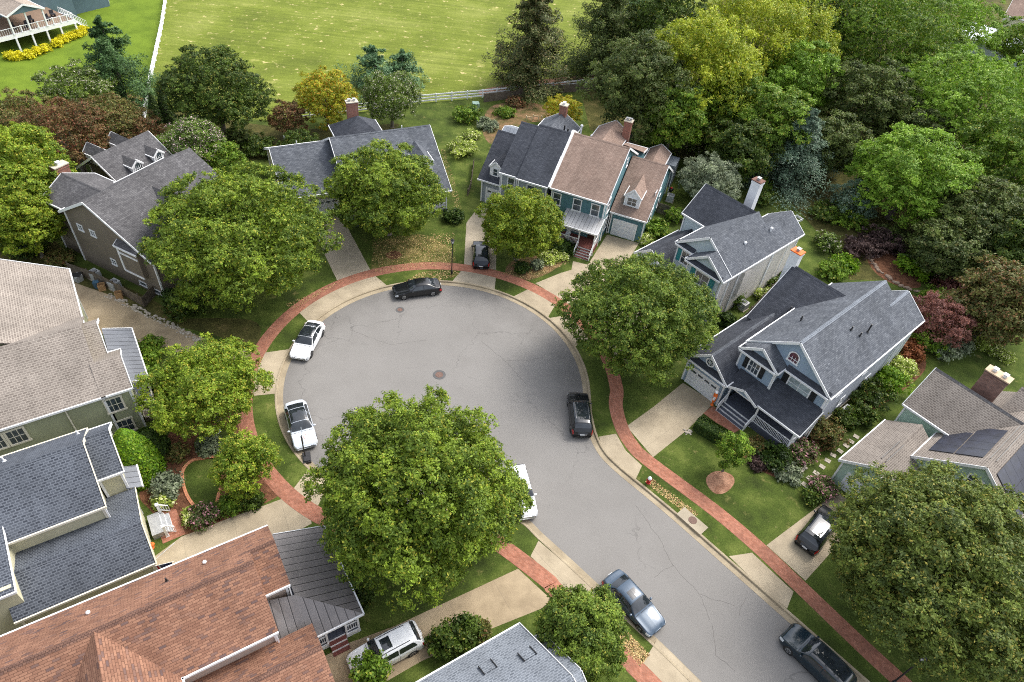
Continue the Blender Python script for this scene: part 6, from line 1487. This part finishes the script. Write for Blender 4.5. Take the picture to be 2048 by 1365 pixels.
# shrubs
B = [
 (1310, 462, 26, 'forest', "leafy green shrub row at the corner of the teal garage", 1.6), (1290, 478, 14, 'hosta', "light green shrub at the teal garage's right corner", .8),
 (1118, 510, 14, 'hosta', "hosta clump below the teal porch railing", .5), (1096, 515, 14, 'hosta', "hosta clump left of the red brown steps", .5), (1128, 495, 22, 'box', "dark green shrub under the teal porch railing", 1.0),
 (1044, 536, 12, 'box', "small round shrub in the dry bed near the brick pavement", .8), (1075, 528, 10, 'grey', "small silvery plant in the dry bed near the brick pavement", .6),
 (905, 435, 16, 'box', "dark shrub at the bungalow's right porch post", 1.2), (925, 300, 26, 'hosta', "yellow green bush at the back of the narrow lawn", 1.6), (935, 235, 26, 'forest', "loose green shrub by the end of the white rail fence", 1.8), (975, 250, 18, 'grey', "grey green shrub in the pink mulch yard", 1.0), (1010, 225, 18, 'forest', "low green plant in the pink mulch yard", .8), (1030, 205, 16, 'rust', "rusty plant against the wooden fence", .9),
 (945, 270, 14, 'hosta', "small light shrub beside the wire fence", .8),
 (370, 622, 32, 'dark', "large dark green shrub at the front corner of the brown house", 2.4), (350, 598, 18, 'box', "rounded dark shrub by the brown house's low windows", 1.4),
 (292, 742, 30, 'forest', "mid green shrub under the sage house's metal porch roof", 1.6), (300, 700, 24, 'forest', "green shrub beside the left driveway edge", 1.4), (320, 770, 20, 'dark', "dark shrub in front of the sage house's deck", 1.4),
 (335, 975, 26, 'grey', "grey green shrub between the clipped egg and the oval lawn", 1.2), (325, 1000, 14, 'hosta', "pale small plant beside the white stoop", .6), (405, 1035, 22, 'pinkfl', "rose bush with pink flowers beside the driveway", 1.1), (380, 1032, 13, 'hosta', "yellow green plant left of the rose bush", .6), (500, 1000, 20, 'dark', "dark low shrub under the small feathery tree", .9), (460, 1008, 20, 'forest', "low green shrub between rose bush and feathery tree", .8), (420, 890, 20, 'grey', "ornamental grass tuft in the shady bed", .6),
 (355, 905, 18, 'olive', "brownish low shrub in the shady left bed", .7),
 (1404, 855, 0, 'box', "", 0),
 (1546, 915, 28, 'box', "dark rounded evergreen in the bed below the blue house's porch", 1.1), (1580, 945, 22, 'grey', "pale green low shrub in the white edged bed", .5), (1605, 905, 24, 'pinkfl', "straggly flowering shrub at the porch's right corner", 1.2), (1650, 870, 34, 'olive', "big brownish shrub along the blue house's right side", 1.7), (1515, 890, 16, 'olive', "small brown green shrub beneath the porch railing", .7), (1515, 925, 14, 'plum', "purple low shrub left of the dark rounded evergreen", .6),
 (1735, 795, 36, 'dark', "dark green big shrub between the blue house and the pale green house", 2.0), (1775, 765, 30, 'laurel', "yellow green shrub between the two right houses", 1.8), (1800, 740, 26, 'hosta', "light green shrub behind the pale green house's corner", 1.4), (1690, 838, 18, 'dark', "small dark shrub beside the air conditioner", 1.0), (1720, 830, 24, 'dark', "dark shrub in the side yard next to the shed like garage", 1.4),
 (1820, 708, 20, 'orange', "rust orange upright shrub behind the blue house", 1.8), (1845, 690, 30, 'forest', "green shrub right of the rust orange one", 2.4), (1885, 700, 24, 'grey', "silvery shrub above the taupe roof", 1.4), (1910, 690, 26, 'grey', "grey leaved bush left of the clipped balls", 1.2), (1970, 690, 13, 'hosta', "pale round shrub, topmost of the three balls by the brick chimney", .9), (1990, 700, 11, 'hosta', "pale round shrub, middle of the three balls by the brick chimney", .8), (2010, 712, 12, 'hosta', "pale round shrub, nearest of the three balls by the brick chimney", .8),
 (1830, 540, 30, 'laurel', "bright green and orange tinged shrub in the round garden bed", 1.4), (1885, 545, 34, 'pinkfl', "pinkish shrub right of the round garden bed", 1.8), (1900, 580, 26, 'red', "reddish shrub above the pink smoke tree", 1.5), (1655, 490, 24, 'crape', "white flowered bush behind the ivory house", 1.6), (1690, 530, 20, 'laurel', "fresh green bush by the garden path", 1.3), (1665, 545, 24, 'forest', "leafy bush behind the blue house's chimney", 1.4), (1760, 490, 34, 'plum', "purple leaved bush in the back garden", 2.0), (1720, 500, 28, 'plum', "dark plum bush left of the round garden bed", 1.8), (1650, 430, 30, 'dark', "dark bush on the ivory house's back lawn edge", 1.6), (1690, 440, 36, 'forest', "broad green bush beside the back lawn", 2.0), (1870, 600, 24, 'forest', "green bush behind the rear wing of the blue house", 1.4),
 (1465, 600, 18, 'dark', "dark shrub beside the ivory house's side yard", 1.3), (1530, 590, 14, 'hosta', "light shrub at the foot of the ivory wall", .8), (1540, 560, 14, 'crape', "white flowering plant by the blue house's chimney", .9), (1560, 545, 16, 'forest', "small green bush left of the orange capped chimney", 1.2), (1450, 640, 16, 'box', "small dark shrub by the ivory house's front corner", 1.0), (1520, 400, 22, 'dark', "dark bush right of the tall white chimney", 2.0), (1525, 370, 14, 'forest', "green bush behind the white chimney", 1.5),
 (1645, 980, 22, 'pinkfl', "pink flowering shrub at the left corner of the taupe roofed garage", 1.2), (1625, 990, 16, 'dark', "dark shrub left of the small garage door", .9), 
 (895, 1285, 30, 'dark', "dark leafy shrub beside the white car at the bottom", 1.8), (935, 1268, 26, 'dark', "dark leafy shrub touching the light grey roof's corner", 1.8), (960, 1262, 16, 'olive', "small olive shrub right of the dark leafy shrubs", 1.2), (745, 1355, 30, 'forest', "green shrub over the white car's bonnet at the bottom edge", 2.6),
 (730, 1195, 16, 'dark', "dark shrub beside the metal porch roof", 1.2), (620, 560, 24, 'dark', "", 0), (720, 520, 10, 'box', "", 0),
 (2020, 960, 20, 'forest', "", 0), (1500, 60, 10, 'box', "", 0), (60, 500, 26, 'dark', "dark shrub by the green fence at the left edge", 1.4), (20, 480, 24, 'deep', "very dark shrub at the left edge above the pale roof", 1.4), (120, 520, 20, 'olive', "brownish shrub behind the sage house's roof", 1.0),
 (520, 300, 30, 'dark', "dark shrub below the dark green maple", 1.8), (480, 280, 24, 'deep', "deep green shrub between maple and bungalow", 1.6), (560, 310, 20, 'olive', "olive shrub left of the bungalow", 1.2),
 (1310, 300, 40, 'forest', "broad green shrub below the wood's left end", 2.2), (1395, 300, 30, 'crape', "white flowering shrub at the wood's edge", 2.0), (1320, 345, 30, 'dark', "", 0), (1470, 395, 20, 'grey', "", 0),
 (1960, 560, 40, 'forest', "wide green bush at the right side", 2.0), (1780, 480, 30, 'deep', "deep green bush in the back garden", 1.8), (1860, 480, 34, 'deep', "", 0),
]
for x, y, r, kd, lb, hh in B:
    if lb: bush(x, y, r, kd, lb, hh, leaves=int(900 + r * 55), size=.11 if y > 600 else .13)
for k, (x, y) in enumerate(((22, 112), (36, 113), (58, 111), (75, 104), (89, 99), (113, 88), (126, 80), (141, 75), (156, 69), (167, 62))):
    words = ("first", "second", "third", "fourth", "fifth", "sixth", "seventh", "eighth", "ninth", "last")
    bush(x, y, 8.0, 'yellow', "round golden shrub at the white deck's foot, %s from the left" % words[k], 1.0, group="golden shrubs along the white deck", leaves=900, size=.12)
# clipped shapes
topiary(282, 945, 40, 5.0, 'laurel', "bright green clipped egg shaped shrub in front of the cream house", leaves=14000, size=.10)
topiary(305, 905, 32, 2.6, 'box', "round dark green clipped shrub behind the bright egg shaped one", leaves=7000, size=.10, taper=.8)
# long clipped hedge beside the blue house's path
def hedge(a, b, w, hh, kind, label):
    rng = np.random.default_rng(77); A, Bp = at(*a), at(*b); d = (Bp - A).xy; L = d.length; d.normalize(); n = 9000
    u = rng.random(n) * L; v = rng.uniform(-1, 1, n); top = rng.random(n) < .55
    z = np.where(top, hh, rng.random(n) * hh); vv = np.where(top, v, np.sign(v)) * w / 2 * (1 - .1 * (z / hh) ** 6)
    endf = np.clip(np.minimum(u, L - u) / .5, 0, 1) ** .5; vv = vv * (.55 + .45 * endf); z = z * (.8 + .2 * endf) + rng.normal(size=n) * .03
    pos = np.c_[d.x * u - d.y * vv, d.y * u + d.x * vv, z]; nr = np.c_[-d.y * vv * 1.5, d.x * vv * 1.5, np.where(top, 1.2, .2)] + rng.normal(size=(n, 3)) * .5
    nr /= np.linalg.norm(nr, axis=1)[:, None]
    me = leafmesh("foliage", pos, nr, .085 * rng.uniform(.6, 1.4, n), np.c_[rng.random(n), np.clip(rng.normal(.5, .2, n), 0, 1), rng.random(n)], LM[kind], .6)
    o = bpy.data.objects.new("clipped_hedge", me); COL.objects.link(o); o.location = (A.x, A.y, LZ); tag(o, label, "hedge")
    inner = MB().bar((d.x * .25, d.y * .25, hh * .45), (d.x * (L - .25), d.y * (L - .25), hh * .45), w * .82, hh * .88); inner.build("inner_twigs", BARK, o)
hedge((1390, 852), (1462, 893), 1.35, .95, 'box', "long low clipped dark hedge along the blue house's brick path")
# tufts of grass over the near lawns and dry leaves on the ground
def scatter(name, polys, n, size, mat, label, z=LZ, seed=5, up=True, cat="grass"):
    rng = np.random.default_rng(seed); P = []
    for poly in polys:
        q = np.array([[p.x, p.y] for p in px(poly)]); lo, hi = q.min(0), q.max(0); c = rng.uniform(lo, hi, (n, 2)); ins = np.zeros(n, bool)
        j = len(q) - 1
        for i in range(len(q)):
            cond = ((q[i, 1] > c[:, 1]) != (q[j, 1] > c[:, 1])) & (c[:, 0] < (q[j, 0] - q[i, 0]) * (c[:, 1] - q[i, 1]) / (q[j, 1] - q[i, 1] + 1e-12) + q[i, 0]); ins ^= cond; j = i
        P.append(c[ins])
    P = np.vstack(P); m = len(P); pos = np.c_[P, z + rng.random(m) * .03 + .015]
    nr = rng.normal(size=(m, 3)) * (1 if up else .35) + np.array([0, 0, .4 if up else 1.2]); nr /= np.linalg.norm(nr, axis=1)[:, None]
    me = leafmesh("blades", pos, nr, size * rng.uniform(.5, 1.4, m), np.c_[rng.random(m), np.clip(rng.normal(.5, .25, m), 0, 1), rng.random(m)], mat, .4)
    o = bpy.data.objects.new(name, me); COL.objects.link(o); tag(o, label, cat, kind='stuff'); return o
DRYLEAF = leafmat("dry_leaf", srgb(150, 124, 84), srgb(196, 172, 124), srgb(120, 84, 52), .2, .1)
scatter("fallen_leaves", [[(745, 475), (910, 465), (910, 530), (745, 548)], [(745, 485), (900, 470), (905, 530), (760, 545)], [(840, 545), (910, 540), (920, 550), (860, 568), (790, 575)], [(1000, 548), (1100, 515), (1140, 525), (1060, 562)], [(570, 610), (700, 555), (680, 565), (590, 620)], [(880, 300), (910, 420), (925, 420), (890, 300)], [(1240, 1250), (1300, 1310), (1280, 1335), (1225, 1270)], [(1300, 955), (1400, 1030), (1380, 1035), (1290, 965)]],
        2600, .07, DRYLEAF, "dry tan leaves scattered on the grass and beds round the turning circle", up=False, cat="leaves")
